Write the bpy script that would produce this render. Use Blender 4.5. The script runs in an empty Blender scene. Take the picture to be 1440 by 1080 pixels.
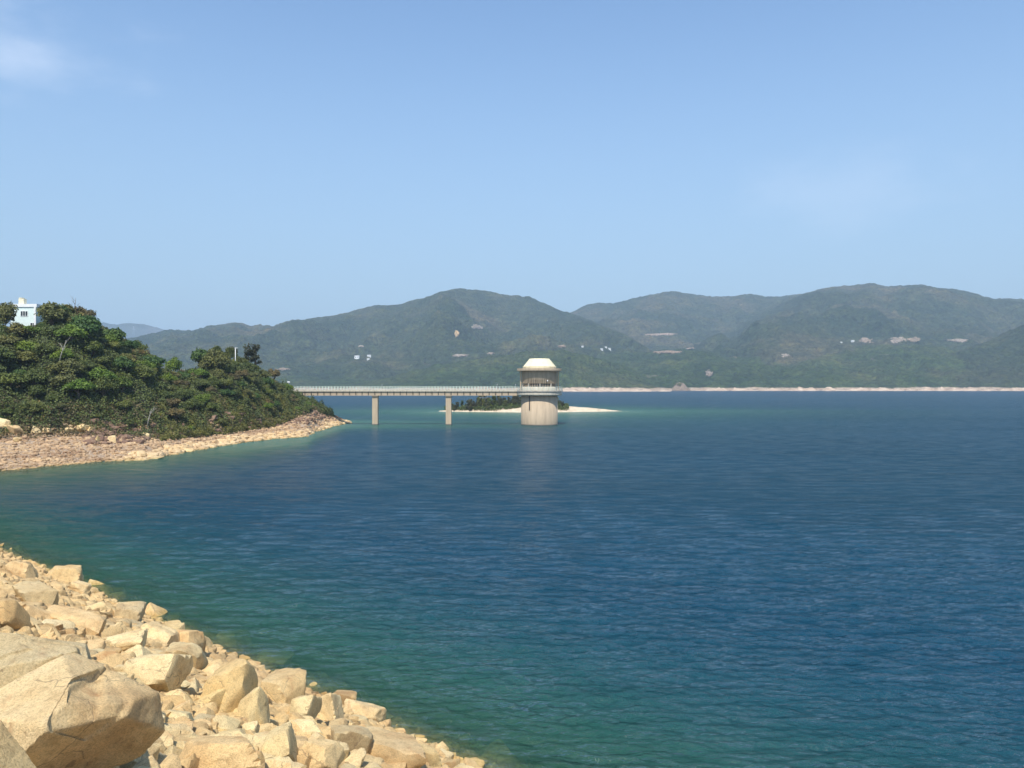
import bpy, math, random
import numpy as np
from mathutils import Vector
from mathutils.bvhtree import BVHTree

S = bpy.context.scene
COL = S.collection
R = math.radians
F = 1170.0          # focal length in pixels of the 1440 px wide photograph
H = 13.2            # eye height above the water

# ------------------------------------------------------------------ camera, sky, sun, exposure
cam_d = bpy.data.cameras.new('camera')
cam = bpy.data.objects.new('camera', cam_d)
COL.objects.link(cam)
cam.location = (0, 0, H)
cam.rotation_euler = (R(90), 0, 0)
cam_d.sensor_width = 36
cam_d.lens = 36 * F / 1440
cam_d.clip_end = 30000
S.camera = cam

SUN_EL, SUN_AZ = 56.0, 190.0      # azimuth clockwise from +Y (the view direction)
w = bpy.data.worlds.new('World')
S.world = w
w.use_nodes = True
nt = w.node_tree
bg = nt.nodes['Background']
sky = nt.nodes.new('ShaderNodeTexSky')
sky.sky_type = 'NISHITA'
sky.sun_disc = False
sky.sun_elevation = R(SUN_EL)
sky.sun_rotation = R(SUN_AZ)
sky.altitude = 0
sky.air_density = 1.0
sky.dust_density = 0.3
sky.ozone_density = 1.5
# thin clouds high in the sky
tc = nt.nodes.new('ShaderNodeTexCoord')
def wmath(op, a, b=None, c=None):
    n = nt.nodes.new('ShaderNodeMath'); n.operation = op
    for i, v in enumerate((a, b, c)):
        if v is None: continue
        if isinstance(v, (int, float)): n.inputs[i].default_value = v
        else: nt.links.new(v, n.inputs[i])
    return n.outputs[0]
def cloud_mask(px, py, spread_x, spread_z, strength, seed):
    d = Vector(((px-720)/F, 1, (540-py)/F)).normalized()
    sub = nt.nodes.new('ShaderNodeVectorMath'); sub.operation = 'SUBTRACT'
    nt.links.new(tc.outputs['Generated'], sub.inputs[0]); sub.inputs[1].default_value = d
    mul = nt.nodes.new('ShaderNodeVectorMath'); mul.operation = 'MULTIPLY'
    nt.links.new(sub.outputs[0], mul.inputs[0]); mul.inputs[1].default_value = (1/spread_x, 1/spread_x, 1/spread_z)
    ln = nt.nodes.new('ShaderNodeVectorMath'); ln.operation = 'LENGTH'
    nt.links.new(mul.outputs[0], ln.inputs[0])
    mp = nt.nodes.new('ShaderNodeMapping'); mp.inputs['Scale'].default_value = (14, 14, 34)
    mp.inputs['Location'].default_value = (seed, 0, 0)
    nt.links.new(tc.outputs['Generated'], mp.inputs[0])
    nz = nt.nodes.new('ShaderNodeTexNoise'); nz.inputs['Scale'].default_value = 1.0
    nz.inputs['Detail'].default_value = 5; nz.inputs['Roughness'].default_value = 0.55
    nt.links.new(mp.outputs[0], nz.inputs['Vector'])
    g = wmath('SUBTRACT', 1.0, ln.outputs['Value'])
    g = wmath('ADD', g, wmath('MULTIPLY', wmath('SUBTRACT', nz.outputs['Fac'], 0.5), 1.3))
    mr = nt.nodes.new('ShaderNodeMapRange'); mr.interpolation_type = 'SMOOTHERSTEP'
    mr.inputs['From Min'].default_value = -0.1; mr.inputs['From Max'].default_value = 1.1
    mr.inputs['To Max'].default_value = strength
    nt.links.new(g, mr.inputs['Value'])
    return mr.outputs[0]
m1 = cloud_mask(15, 80, 0.105, 0.030, 0.25, 3.1)
m2 = cloud_mask(1190, 270, 0.16, 0.06, 0.15, 8.3)
m3 = cloud_mask(-600, -120, 0.4, 0.12, 0.4, 5.7)
cm = wmath('MINIMUM', wmath('ADD', wmath('ADD', m1, m2), m3), 1.0)
mx = nt.nodes.new('ShaderNodeMix'); mx.data_type = 'RGBA'
nt.links.new(cm, mx.inputs[0])
tint = nt.nodes.new('ShaderNodeMix'); tint.data_type = 'RGBA'; tint.blend_type = 'MULTIPLY'; tint.inputs[0].default_value = 1
nt.links.new(sky.outputs[0], tint.inputs[6]); tint.inputs[7].default_value = (0.95, 1.06, 1.12, 1)
sz = nt.nodes.new('ShaderNodeSeparateXYZ'); nt.links.new(tc.outputs['Generated'], sz.inputs[0])
hf = nt.nodes.new('ShaderNodeMapRange'); hf.interpolation_type = 'SMOOTHSTEP'
hf.inputs['From Min'].default_value = 0.50; hf.inputs['From Max'].default_value = -0.02; hf.inputs['To Max'].default_value = 0.88
nt.links.new(sz.outputs[2], hf.inputs['Value'])
hzm = nt.nodes.new('ShaderNodeMix'); hzm.data_type = 'RGBA'; nt.links.new(hf.outputs[0], hzm.inputs[0])
nt.links.new(tint.outputs[2], hzm.inputs[6]); hzm.inputs[7].default_value = (2.12, 2.98, 3.86, 1)      # milky summer haze low in the sky, all round
nt.links.new(hzm.outputs[2], mx.inputs[6])
mx.inputs[7].default_value = (5.0, 5.6, 6.6, 1)
nt.links.new(mx.outputs[2], bg.inputs[0])
bg.inputs[1].default_value = 0.127

sd = bpy.data.lights.new('sun', 'SUN')
sd.energy = 3.9
sd.angle = R(0.5)
sd.color = (1.0, 0.955, 0.87)
sun = bpy.data.objects.new('sun', sd)
COL.objects.link(sun)
sv = Vector((math.sin(R(SUN_AZ))*math.cos(R(SUN_EL)), math.cos(R(SUN_AZ))*math.cos(R(SUN_EL)), math.sin(R(SUN_EL))))
sun.rotation_euler = sv.to_track_quat('Z', 'Y').to_euler()
sun.location = (0, -20, 60)

S.view_settings.view_transform = 'Standard'
S.view_settings.look = 'None'
S.view_settings.exposure = 0.53
S.view_settings.gamma = 1.0
S.view_settings.use_curve_mapping = False
S.render.engine = 'CYCLES'
S.cycles.max_bounces = 6
S.cycles.transparent_max_bounces = 12
S.cycles.volume_bounces = 0

# ------------------------------------------------------------------ numeric helpers
def hash2(ix, iy, seed):
    n = (ix.astype(np.int64)*374761393 + iy.astype(np.int64)*668265263 + seed*1442695041) & 0xFFFFFFFF
    n = ((n ^ (n >> 13)) * 1274126177) & 0xFFFFFFFF
    n = n ^ (n >> 16)
    return (n & 0xFFFFFF) / float(0xFFFFFF)
def vnoise(x, y, seed=0):
    x = np.asarray(x, float); y = np.asarray(y, float)
    ix = np.floor(x); iy = np.floor(y)
    fx = x-ix; fy = y-iy
    fx = fx*fx*fx*(fx*(fx*6-15)+10); fy = fy*fy*fy*(fy*(fy*6-15)+10)
    a = hash2(ix, iy, seed); b = hash2(ix+1, iy, seed); c = hash2(ix, iy+1, seed); d = hash2(ix+1, iy+1, seed)
    return (a*(1-fx)+b*fx)*(1-fy)+(c*(1-fx)+d*fx)*fy
def fbm(x, y, seed=0, oct=5, gain=0.5):
    t = 0; amp = 1; tot = 0; c, s = math.cos(0.6), math.sin(0.6)
    for o in range(oct):
        t = t + amp*vnoise(x, y, seed+o*17); tot += amp; amp *= gain
        x, y = (x*c-y*s)*2.03+3.1, (x*s+y*c)*2.03+1.7
    return t/tot
def ridged(x, y, seed=0, oct=5):
    t = 0; amp = 1; tot = 0; c, s = math.cos(0.9), math.sin(0.9)
    for o in range(oct):
        t = t + amp*(1-np.abs(2*vnoise(x, y, seed+o*13)-1)); tot += amp; amp *= 0.5
        x, y = (x*c-y*s)*2.07+5.1, (x*s+y*c)*2.07+2.7
    return t/tot
def sstep(a, b, x):
    t = np.clip((x-a)/(b-a), 0, 1); return t*t*(3-2*t)
def pl(points):
    xs = [p[0] for p in points]; ys = [p[1] for p in points]
    return lambda v: np.interp(v, xs, ys)

# ------------------------------------------------------------------ object helpers
def tag(o, label=None, cat=None, group=None, kind=None):
    if label: o['label'] = label
    if cat: o['category'] = cat
    if group: o['group'] = group
    if kind: o['kind'] = kind
    return o
def empty(name, loc, rz=0):
    o = bpy.data.objects.new(name, None); COL.objects.link(o)
    o.location = loc; o.rotation_euler = (0, 0, rz); o.empty_display_size = 0.5
    return o
def link(name, me, mat=None, parent=None, loc=None):
    if mat is not None and not me.materials: me.materials.append(mat)
    o = bpy.data.objects.new(name, me); COL.objects.link(o)
    if parent is not None: o.parent = parent
    if loc is not None: o.location = loc
    return o
def np_mesh(name, verts, faces, smooth=False, attrs=None):
    me = bpy.data.meshes.new(name)
    verts = np.asarray(verts, np.float32); faces = np.asarray(faces, np.int32)
    k = faces.shape[1]
    me.vertices.add(len(verts)); me.vertices.foreach_set('co', verts.ravel())
    me.loops.add(faces.size); me.loops.foreach_set('vertex_index', faces.ravel())
    me.polygons.add(len(faces))
    me.polygons.foreach_set('loop_start', np.arange(0, faces.size, k, dtype=np.int32))
    me.polygons.foreach_set('use_smooth', np.full(len(faces), smooth, bool))
    if attrs:
        for an, av in attrs.items():
            a = me.attributes.new(an, 'FLOAT', 'POINT'); a.data.foreach_set('value', np.asarray(av, np.float32).ravel())
    me.update(calc_edges=True); me.validate()
    return me
def grid_mesh(name, X, Y, Z, attrs=None, smooth=True):
    n, m = X.shape
    v = np.stack([X, Y, Z], -1).reshape(-1, 3)
    i = np.arange(n*m).reshape(n, m)
    f = np.stack([i[:-1, :-1], i[:-1, 1:], i[1:, 1:], i[1:, :-1]], -1).reshape(-1, 4)
    return np_mesh(name, v, f, smooth, attrs)
class MB:
    """collects boxes, rings and bars into one mesh"""
    def __init__(s): s.v = []; s.f = []; s.sm = []
    def add(s, vs, fs, smooth=False):
        b = len(s.v); s.v += [tuple(v) for v in vs]
        s.f += [tuple(b+i for i in f) for f in fs]; s.sm += [smooth]*len(fs); return s
    def box(s, c, d, rz=0):
        cx, cy, cz = c; a, b, e = d[0]/2, d[1]/2, d[2]/2; cs, sn = math.cos(rz), math.sin(rz)
        vs = [(cx+x*a*cs-y*b*sn, cy+x*a*sn+y*b*cs, cz+z*e) for x in (-1, 1) for y in (-1, 1) for z in (-1, 1)]
        return s.add(vs, [(0, 1, 3, 2), (4, 6, 7, 5), (0, 4, 5, 1), (2, 3, 7, 6), (0, 2, 6, 4), (1, 5, 7, 3)])
    def lathe(s, prof, n=64, a0=0.0, smooth=True, caps=True):
        vs = []; fs = []
        for r, z in prof:
            for k in range(n):
                a = a0+2*math.pi*k/n; vs.append((r*math.cos(a), r*math.sin(a), z))
        for j in range(len(prof)-1):
            for k in range(n):
                fs.append((j*n+k, j*n+(k+1) % n, (j+1)*n+(k+1) % n, (j+1)*n+k))
        s.add(vs, fs, smooth)
        if caps:
            b = len(s.v)-len(vs)
            s.f.append(tuple(b+k for k in reversed(range(n)))); s.sm.append(False)
            s.f.append(tuple(b+(len(prof)-1)*n+k for k in range(n))); s.sm.append(False)
        return s
    def tube(s, pts, rads, n=6):
        pts = [Vector(p) for p in pts]; vs = []; fs = []
        for i, p in enumerate(pts):
            d = (pts[min(i+1, len(pts)-1)]-pts[max(i-1, 0)]).normalized()
            u = d.orthogonal().normalized(); q = d.cross(u)
            for k in range(n):
                a = 2*math.pi*k/n; vs.append(p+(u*math.cos(a)+q*math.sin(a))*rads[i])
        for j in range(len(pts)-1):
            for k in range(n): fs.append((j*n+k, j*n+(k+1) % n, (j+1)*n+(k+1) % n, (j+1)*n+k))
        fs.append(tuple(range(n))[::-1]); fs.append(tuple((len(pts)-1)*n+k for k in range(n)))
        return s.add(vs, fs, True)
    def mesh(s, name):
        me = bpy.data.meshes.new(name); me.from_pydata(s.v, [], s.f); me.update()
        me.polygons.foreach_set('use_smooth', s.sm); return me
    def build(s, name, mat, parent=None, loc=None): return link(name, s.mesh(name), mat, parent, loc)

# ------------------------------------------------------------------ materials
def new_mat(name):
    m = bpy.data.materials.new(name); m.use_nodes = True
    t = m.node_tree; b = t.nodes['Principled BSDF']; return m, t, b
class NT:
    def __init__(s, t): s.t = t
    def n(s, typ, **kw):
        o = s.t.nodes.new(typ)
        for k, v in kw.items():
            if k.startswith('i_'): o.inputs[k[2:].replace('_', ' ')].default_value = v
            else: setattr(o, k, v)
        return o
    def l(s, a, b): s.t.links.new(a, b)
    def pos(s): return s.n('ShaderNodeNewGeometry').outputs['Position']
    def mapped(s, src, scale=(1, 1, 1), rot=(0, 0, 0)):
        m = s.n('ShaderNodeMapping'); m.inputs['Scale'].default_value = scale; m.inputs['Rotation'].default_value = rot
        s.l(src, m.inputs[0]); return m.outputs[0]
    def noise(s, vec, scale, detail=4, rough=0.55, dist=0.0):
        o = s.n('ShaderNodeTexNoise'); s.l(vec, o.inputs['Vector'])
        o.inputs['Scale'].default_value = scale; o.inputs['Detail'].default_value = detail
        o.inputs['Roughness'].default_value = rough; o.inputs['Distortion'].default_value = dist; return o.outputs['Fac']
    def vor(s, vec, scale, feature='F1', out='Distance'):
        o = s.n('ShaderNodeTexVoronoi', feature=feature); s.l(vec, o.inputs['Vector']); o.inputs['Scale'].default_value = scale
        return o.outputs[out]
    def math(s, op, a, b=None, clamp=False):
        o = s.n('ShaderNodeMath', operation=op, use_clamp=clamp)
        for i, v in enumerate((a, b)):
            if v is None: continue
            if isinstance(v, (int, float)): o.inputs[i].default_value = v
            else: s.l(v, o.inputs[i])
        return o.outputs[0]
    def ramp(s, fac, stops, interp='LINEAR'):
        o = s.n('ShaderNodeValToRGB'); s.l(fac, o.inputs[0]); cr = o.color_ramp; cr.interpolation = interp
        while len(cr.elements) > 1: cr.elements.remove(cr.elements[-1])
        cr.elements[0].position = stops[0][0]; cr.elements[0].color = c4(stops[0][1])
        for p, c in stops[1:]:
            e = cr.elements.new(p); e.color = c4(c)
        return o.outputs[0]
    def mix(s, fac, a, b, blend='MIX'):
        o = s.n('ShaderNodeMix', data_type='RGBA', blend_type=blend)
        for i, v in ((0, fac), (6, a), (7, b)):
            if isinstance(v, (int, float)): o.inputs[i].default_value = v
            elif isinstance(v, tuple): o.inputs[i].default_value = c4(v)
            else: s.l(v, o.inputs[i])
        return o.outputs[2]
    def bump(s, h, strength, dist, normal=None):
        o = s.n('ShaderNodeBump'); s.l(h, o.inputs['Height']); o.inputs['Strength'].default_value = strength
        o.inputs['Distance'].default_value = dist
        if normal is not None: s.l(normal, o.inputs['Normal'])
        return o.outputs[0]
    def attr(s, name): return s.n('ShaderNodeAttribute', attribute_name=name).outputs['Fac']
    def rnd(s): return s.n('ShaderNodeObjectInfo').outputs['Random']
def c4(c): return tuple(c) if len(c) == 4 else (c[0], c[1], c[2], 1.0)

def rock_material(name, cols, fine=1.0, bands=False):
    m, t, b = new_mat(name); g = NT(t); p = g.pos()
    n1 = g.noise(p, 0.9, 5, 0.6); n2 = g.noise(p, 5.0*fine, 6, 0.65, 0.3); n3 = g.noise(p, 38*fine, 5, 0.8)
    base = g.ramp(n1, [(0.30, cols[0]), (0.48, cols[1]), (0.66, cols[2])])
    wear = g.ramp(n2, [(0.30, (0.66, 0.60, 0.56)), (0.50, (1, 1, 1)), (0.72, (1.08, 1.03, 0.96))])
    base = g.mix(0.75, base, wear, 'MULTIPLY')
    base = g.mix(0.72, base, g.ramp(n3, [(0.36, (0.50, 0.47, 0.44)), (0.52, (1.0, 1.0, 1.0)), (0.66, (1.15, 1.14, 1.12))]), 'MULTIPLY')
    # iron stains
    st = g.noise(g.mapped(p, (1, 1, 0.45)), 1.7, 5, 0.7, 0.6)
    base = g.mix(g.ramp(st, [(0.58, (0, 0, 0)), (0.72, (0.75, 0.75, 0.75))]), base, cols[3])
    big = g.noise(p, 0.13, 4, 0.6)
    base = g.mix(0.8, base, g.ramp(big, [(0.34, (0.74, 0.68, 0.66)), (0.5, (1, 1, 1)), (0.66, (1.10, 1.08, 1.02))]), 'MULTIPLY')
    r = g.rnd()
    base = g.mix(1.0, base, g.ramp(r, [(0.0, (0.80, 0.77, 0.75)), (0.15, (1.0, 0.98, 0.92)), (0.35, (1.08, 1.07, 1.04)), (0.55, (1.02, 0.90, 0.80)), (0.7, (1.06, 1.05, 0.98)), (0.85, (0.90, 0.78, 0.66)), (1.0, (1.0, 0.97, 0.84))]), 'MULTIPLY')
    wv = g.n('ShaderNodeVectorMath', operation='ADD'); g.l(p, wv.inputs[0])
    nv_ = g.n('ShaderNodeTexNoise'); g.l(p, nv_.inputs['Vector']); nv_.inputs['Scale'].default_value = 1.3*fine; nv_.inputs['Detail'].default_value = 4
    g.l(nv_.outputs['Color'], wv.inputs[1])
    crk = g.vor(g.mapped(wv.outputs[0], (1, 1, 1.3)), 0.6*fine, 'DISTANCE_TO_EDGE')
    cm_ = g.math('MULTIPLY', g.math('LESS_THAN', crk, 0.007), g.math('GREATER_THAN', g.noise(p, 0.8*fine, 2), 0.5))
    base = g.mix(g.math('MULTIPLY', cm_, 0.5), base, (0.22, 0.15, 0.09))
    sp_ = g.n('ShaderNodeSeparateXYZ'); g.l(p, sp_.inputs[0])
    if bands:
        bn = g.noise(g.mapped(p, (0.015, 0.015, 2.6)), 1.0, 3, 0.6)
        base = g.mix(0.8, base, g.ramp(bn, [(0.36, (0.72, 0.66, 0.64)), (0.5, (1, 1, 1)), (0.62, (1.2, 1.16, 1.08))]), 'MULTIPLY')
    wt = g.n('ShaderNodeMapRange'); wt.inputs[1].default_value = 0.30; wt.inputs[2].default_value = 0.05
    g.l(g.math('ADD', sp_.outputs[2], g.math('MULTIPLY', g.math('SUBTRACT', n2, 0.5), 0.5)), wt.inputs[0])
    base = g.mix(wt.outputs[0], base, g.mix(1.0, base, (0.78, 0.76, 0.60), 'MULTIPLY'))     # wet, algae-stained foot
    g.l(base, b.inputs['Base Color']); b.inputs['Roughness'].default_value = 0.88
    b.inputs['Specular IOR Level'].default_value = 0.25
    h = g.math('ADD', g.math('MULTIPLY', n2, 0.45), g.math('MULTIPLY', n3, 0.5))
    h = g.math('ADD', h, g.math('MULTIPLY', g.math('MINIMUM', crk, 0.03), 3.0))
    g.l(g.bump(h, 0.8, 0.10/fine), b.inputs['Normal'])
    return m
M = {}
M['granite'] = rock_material('granite', [(0.60, 0.44, 0.235), (0.76, 0.60, 0.335), (0.83, 0.69, 0.41), (0.54, 0.31, 0.15)])
M['rubble'] = rock_material('rubble', [(0.40, 0.285, 0.19), (0.54, 0.41, 0.275), (0.63, 0.51, 0.355), (0.46, 0.28, 0.16)], 0.7, True)
M['ochre'] = rock_material('ochre_rock', [(0.48, 0.32, 0.17), (0.60, 0.44, 0.25), (0.68, 0.53, 0.33), (0.5, 0.27, 0.12)], 0.7)
M['dark_rock'] = rock_material('weathered_rock', [(0.17, 0.12, 0.10), (0.26, 0.18, 0.14), (0.36, 0.26, 0.19), (0.28, 0.14, 0.09)], 0.7)
M['far_rock'] = rock_material('far_rock', [(0.24, 0.20, 0.165), (0.33, 0.28, 0.235), (0.42, 0.36, 0.30), (0.24, 0.17, 0.13)], 0.05)

def plain(name, col, rough=0.8, var=0.12, scale=1.5, metal=0.0, bump=0.0, streak=False):
    m, t, b = new_mat(name); g = NT(t); p = g.pos()
    v = g.mapped(p, (1, 1, 0.12 if streak else 1))
    n = g.noise(v, scale, 5, 0.65)
    lo = tuple(c*(1-var*1.8) for c in col); hi = tuple(min(1, c*(1+var)) for c in col)
    g.l(g.ramp(n, [(0.32, lo), (0.52, col), (0.72, hi)]), b.inputs['Base Color'])
    b.inputs['Roughness'].default_value = rough; b.inputs['Metallic'].default_value = metal
    if bump: g.l(g.bump(g.noise(p, scale*6, 4), 0.5, bump), b.inputs['Normal'])
    return m
M['concrete'] = plain('concrete', (0.46, 0.355, 0.24), 0.9, 0.10, 1.3, bump=0.02, streak=True)
M['concrete_pale'] = plain('pale_concrete', (0.52, 0.46, 0.36), 0.9, 0.14, 1.6, bump=0.02, streak=True)
M['concrete_deck'] = plain('deck_concrete', (0.46, 0.42, 0.35), 0.9, 0.2, 0.9, bump=0.02)
M['roof_paint'] = plain('cream_roof', (0.78, 0.69, 0.46), 0.7, 0.05, 0.8)
M['rail_green'] = plain('pale_green_rail', (0.52, 0.58, 0.50), 0.5, 0.08, 3)
M['dark'] = plain('dark_opening', (0.03, 0.03, 0.032), 0.5, 0.1)
M['glass'] = plain('window_glass', (0.035, 0.045, 0.05), 0.12, 0.1)
M['mint'] = plain('mint_paint', (0.70, 0.80, 0.75), 0.75, 0.04)
M['white'] = plain('white_paint', (0.80, 0.80, 0.78), 0.7, 0.04)
M['yellow'] = plain('cream_yellow', (0.80, 0.73, 0.52), 0.7, 0.05)
M['rooftile'] = plain('grey_roof', (0.55, 0.55, 0.54), 0.8, 0.05)
M['bark'] = plain('bark', (0.16, 0.12, 0.09), 0.95, 0.3, 3)
M['pale_bark'] = plain('pale_bark', (0.42, 0.38, 0.33), 0.9, 0.2, 3)
M['steel'] = plain('steel', (0.55, 0.56, 0.57), 0.4, 0.05, 3, metal=0.6)

def leaf_material(name, ramp_cols, bright=1.0):
    m, t, b = new_mat(name); g = NT(t); p = g.pos()
    base = g.mix(1.0, g.ramp(g.rnd(), ramp_cols, 'LINEAR'), (1.48, 1.36, 1.08), 'MULTIPLY')
    n = g.noise(p, 0.45, 3, 0.6); n2 = g.noise(p, 3.2, 2, 0.6)
    base = g.mix(0.85, base, g.ramp(n, [(0.30, (0.62, 0.66, 0.70)), (0.5, (1, 1, 1)), (0.7, (1.5, 1.35, 0.95))]), 'MULTIPLY')
    base = g.mix(0.7, base, g.ramp(n2, [(0.34, (0.55, 0.6, 0.6)), (0.5, (1, 1, 1)), (0.68, (1.45, 1.35, 1.2))]), 'MULTIPLY')
    g.l(base, b.inputs['Base Color']); b.inputs['Roughness'].default_value = 0.6
    b.inputs['Specular IOR Level'].default_value = 0.3
    tr = g.n('ShaderNodeBsdfTranslucent'); g.l(base, tr.inputs[0])
    ms = g.n('ShaderNodeMixShader'); ms.inputs[0].default_value = 0.22
    g.l(b.outputs[0], ms.inputs[1]); g.l(tr.outputs[0], ms.inputs[2])
    g.l(ms.outputs[0], t.nodes['Material Output'].inputs[0]); return m
M['leaf'] = leaf_material('foliage', [(0.0, (0.055, 0.075, 0.026)), (0.25, (0.075, 0.105, 0.030)), (0.5, (0.100, 0.108, 0.042)),
                                      (0.7, (0.060, 0.090, 0.034)), (0.85, (0.120, 0.115, 0.055)), (1.0, (0.085, 0.130, 0.028))])
M['leaf_bright'] = leaf_material('bright_foliage', [(0.0, (0.10, 0.15, 0.025)), (1.0, (0.085, 0.15, 0.03))])
M['leaf_dark'] = leaf_material('dark_foliage', [(0.0, (0.042, 0.088, 0.028)), (1.0, (0.055, 0.100, 0.032))])
M['leaf_pine'] = leaf_material('pine_foliage', [(0.0, (0.050, 0.058, 0.036)), (1.0, (0.065, 0.072, 0.042))])
M['leaf_dry'] = leaf_material('dry_scrub', [(0.0, (0.11, 0.095, 0.055)), (1.0, (0.10, 0.09, 0.048))])
M['grass'] = leaf_material('grass_blades', [(0.0, (0.105, 0.115, 0.04)), (1.0, (0.105, 0.115, 0.04))])
M['plume'] = leaf_material('dry_plume', [(0.0, (0.36, 0.31, 0.22)), (1.0, (0.36, 0.31, 0.22))])

# ------------------------------------------------------------------ the shape of the land
# headland on the left, given by its plan: for each bearing (as tan = (c-720)/F) the depth of shore, scrub edge and crest
c_D0 = pl([(-900, 112), (-300, 104), (-200, 108), (-100, 115), (0, 126.5), (60, 133), (120, 140), (200, 146.5), (225, 151), (260, 163), (300, 175), (350, 192), (400, 206), (432, 213), (442, 232), (455, 246), (470, 262), (487, 279), (500, 282)])
c_Db = pl([(-900, 140), (-300, 128), (-100, 142), (0, 150), (100, 158), (200, 164), (260, 178), (300, 188), (380, 215), (405, 229), (430, 240), (450, 263), (470, 272), (487, 284), (500, 287)])
c_zb = pl([(-900, 6), (-100, 5.4), (0, 4.6), (100, 4.3), (200, 3.1), (300, 2.1), (380, 2.3), (405, 3.4), (430, 4.4), (440, 4.6), (455, 3.4), (470, 2.0), (487, 0.4), (500, -1)])
c_Dc = pl([(-900, 185), (0, 192), (100, 197), (200, 208), (300, 226), (350, 236), (400, 256), (425, 266), (440, 271), (470, 280), (500, 292)])
c_zc = pl([(-900, 34), (-100, 28.5), (-30, 27.5), (0, 25.5), (20, 23.5), (50, 24.0), (66, 27.8), (80, 29.6), (100, 29.0), (150, 23.6), (200, 19.0), (240, 14.6), (262, 13.4), (290, 17.0), (340, 18.2), (365, 15.4), (385, 12.6), (400, 11.2), (420, 8.9), (432, 7.4), (440, 6.1), (455, 4.2), (470, 2.5), (487, 0.6), (500, -1)])
def headland(x, y, detail=True):
    x = np.asarray(x, float); y = np.maximum(np.asarray(y, float), 1.0)
    c = x/y*F+720
    wob = (fbm(x/14, y/14, 5, 3)-0.5)*7
    cc = np.clip(c, -900, 499)
    D0 = c_D0(cc)+wob*0.6; Db = np.maximum(c_Db(cc)+wob, D0+4); Dc = np.maximum(c_Dc(cc), Db+4); zb = c_zb(cc); zc = c_zc(cc)
    z = np.where(y < D0, np.where(D0-y < 26, (y-D0)*np.interp(cc, [250, 340], [0.17, 0.045]), -26*np.interp(cc, [250, 340], [0.17, 0.045])+(y-D0+26)*0.2),
        np.where(y < Db, zb*((y-D0)/(Db-D0)),
        np.where(y < Dc, zb+(zc-zb)*np.sin(np.clip((y-Db)/(Dc-Db), 0, 1)*math.pi/2)**0.9,
                 zc-np.clip(y-Dc, 0, 400)*0.12-np.clip(y-Dc-20, 0, 400)*0.25)))
    if detail: z = z+(fbm(x/9, y/9, 9, 4)-0.5)*1.1*sstep(0, 3, z)*np.where(zb > 0, 1, 0)+(fbm(x/2.2, y/2.2, 3, 3)-0.5)*0.5
    e = np.where(c > 487, (c-487)/F*y*0.06, 0)
    return np.maximum(z-e, -12)
def dam_s(x, y): return 20.4-(x*0.688+y*0.7256)
def dam_plane(x, y):
    s = dam_s(x, y); return np.where(s < 21, 0.5*s-0.35, np.minimum(10.5+(s-21)*1.2, 11.5))
SHORE_U = Vector((-0.7256, 0.688))      # direction along the waterline
ISLE = (15.0, 398.0)
def isle(x, y):
    dx = x-8; dy = y-399
    # sand body with a long tapering tail towards +x
    half = np.interp(x, [-36, -30, -12, 10, 22, 32, 40, 46, 56], [0, 4, 10, 14, 11, 7, 3.5, 1.5, 0])
    cy = 400+np.interp(x, [-36, 0, 30, 50], [2, 0, 0, 4])+(fbm(x/8, y*0+3, 21, 3)-0.5)*4
    hh = np.interp(x, [-36, -12, 10, 28, 40, 50, 60], [0.3, 1.9, 2.9, 2.4, 1.5, 0.4, -0.6])
    d = 1-np.abs(y-cy)/np.maximum(half, 0.5)
    outside = np.maximum(np.abs(y-cy)-half, 0)+np.maximum(-36-x, 0)+np.maximum(x-56, 0)
    z = np.where((half > 0.4) & (d > 0), hh*np.minimum(d*1.7, 1)**0.7, -outside*0.05-0.03)
    return np.maximum(z+(fbm(x/3, y/3, 33, 3)-0.5)*0.25, -12)
def bed(x, y): return np.maximum(np.maximum(headland(x, y), dam_plane(x, y)), isle(x, y))

# ground sheet: headland, lake bed and dam body
def screen_grid(c0, c1, nc, Y):
    C = np.linspace(c0, c1, nc); CC, YY = np.meshgrid(C, Y)
    return (CC-720)/F*YY, YY, CC
Yr = np.concatenate([np.linspace(60, 120, 40, endpoint=False), np.linspace(120, 290, 300, endpoint=False), np.linspace(290, 460, 60), [600, 1000]])
X, Y, C = screen_grid(-700, 560, 420, Yr)
Z = headland(X, Y)
gm, t, b = new_mat('headland_soil'); g = NT(t); p = g.pos()
sep = g.n('ShaderNodeSeparateXYZ'); g.l(p, sep.inputs[0])
n1 = g.noise(p, 0.25, 5, 0.65); n2 = g.noise(p, 2.2, 5, 0.7)
beach = g.ramp(n2, [(0.3, (0.26, 0.17, 0.11)), (0.5, (0.47, 0.34, 0.225)), (0.7, (0.62, 0.48, 0.33))])
soil = g.ramp(n2, [(0.3, (0.045, 0.040, 0.022)), (0.6, (0.10, 0.08, 0.045))])
zf = g.n('ShaderNodeMapRange'); zf.inputs[1].default_value = 3.6; zf.inputs[2].default_value = 5.2
g.l(g.math('ADD', sep.outputs[2], g.math('MULTIPLY', g.math('SUBTRACT', n1, 0.5), 3.0)), zf.inputs[0])
g.l(g.mix(zf.outputs[0], beach, soil), b.inputs['Base Color']); b.inputs['Roughness'].default_value = 0.95
g.l(g.bump(g.math('ADD', n2, n1), 1.0, 0.5), b.inputs['Normal'])
head = link('headland_ground', grid_mesh('headland_ground', X, Y, Z), gm); tag(head, kind='structure')

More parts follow.
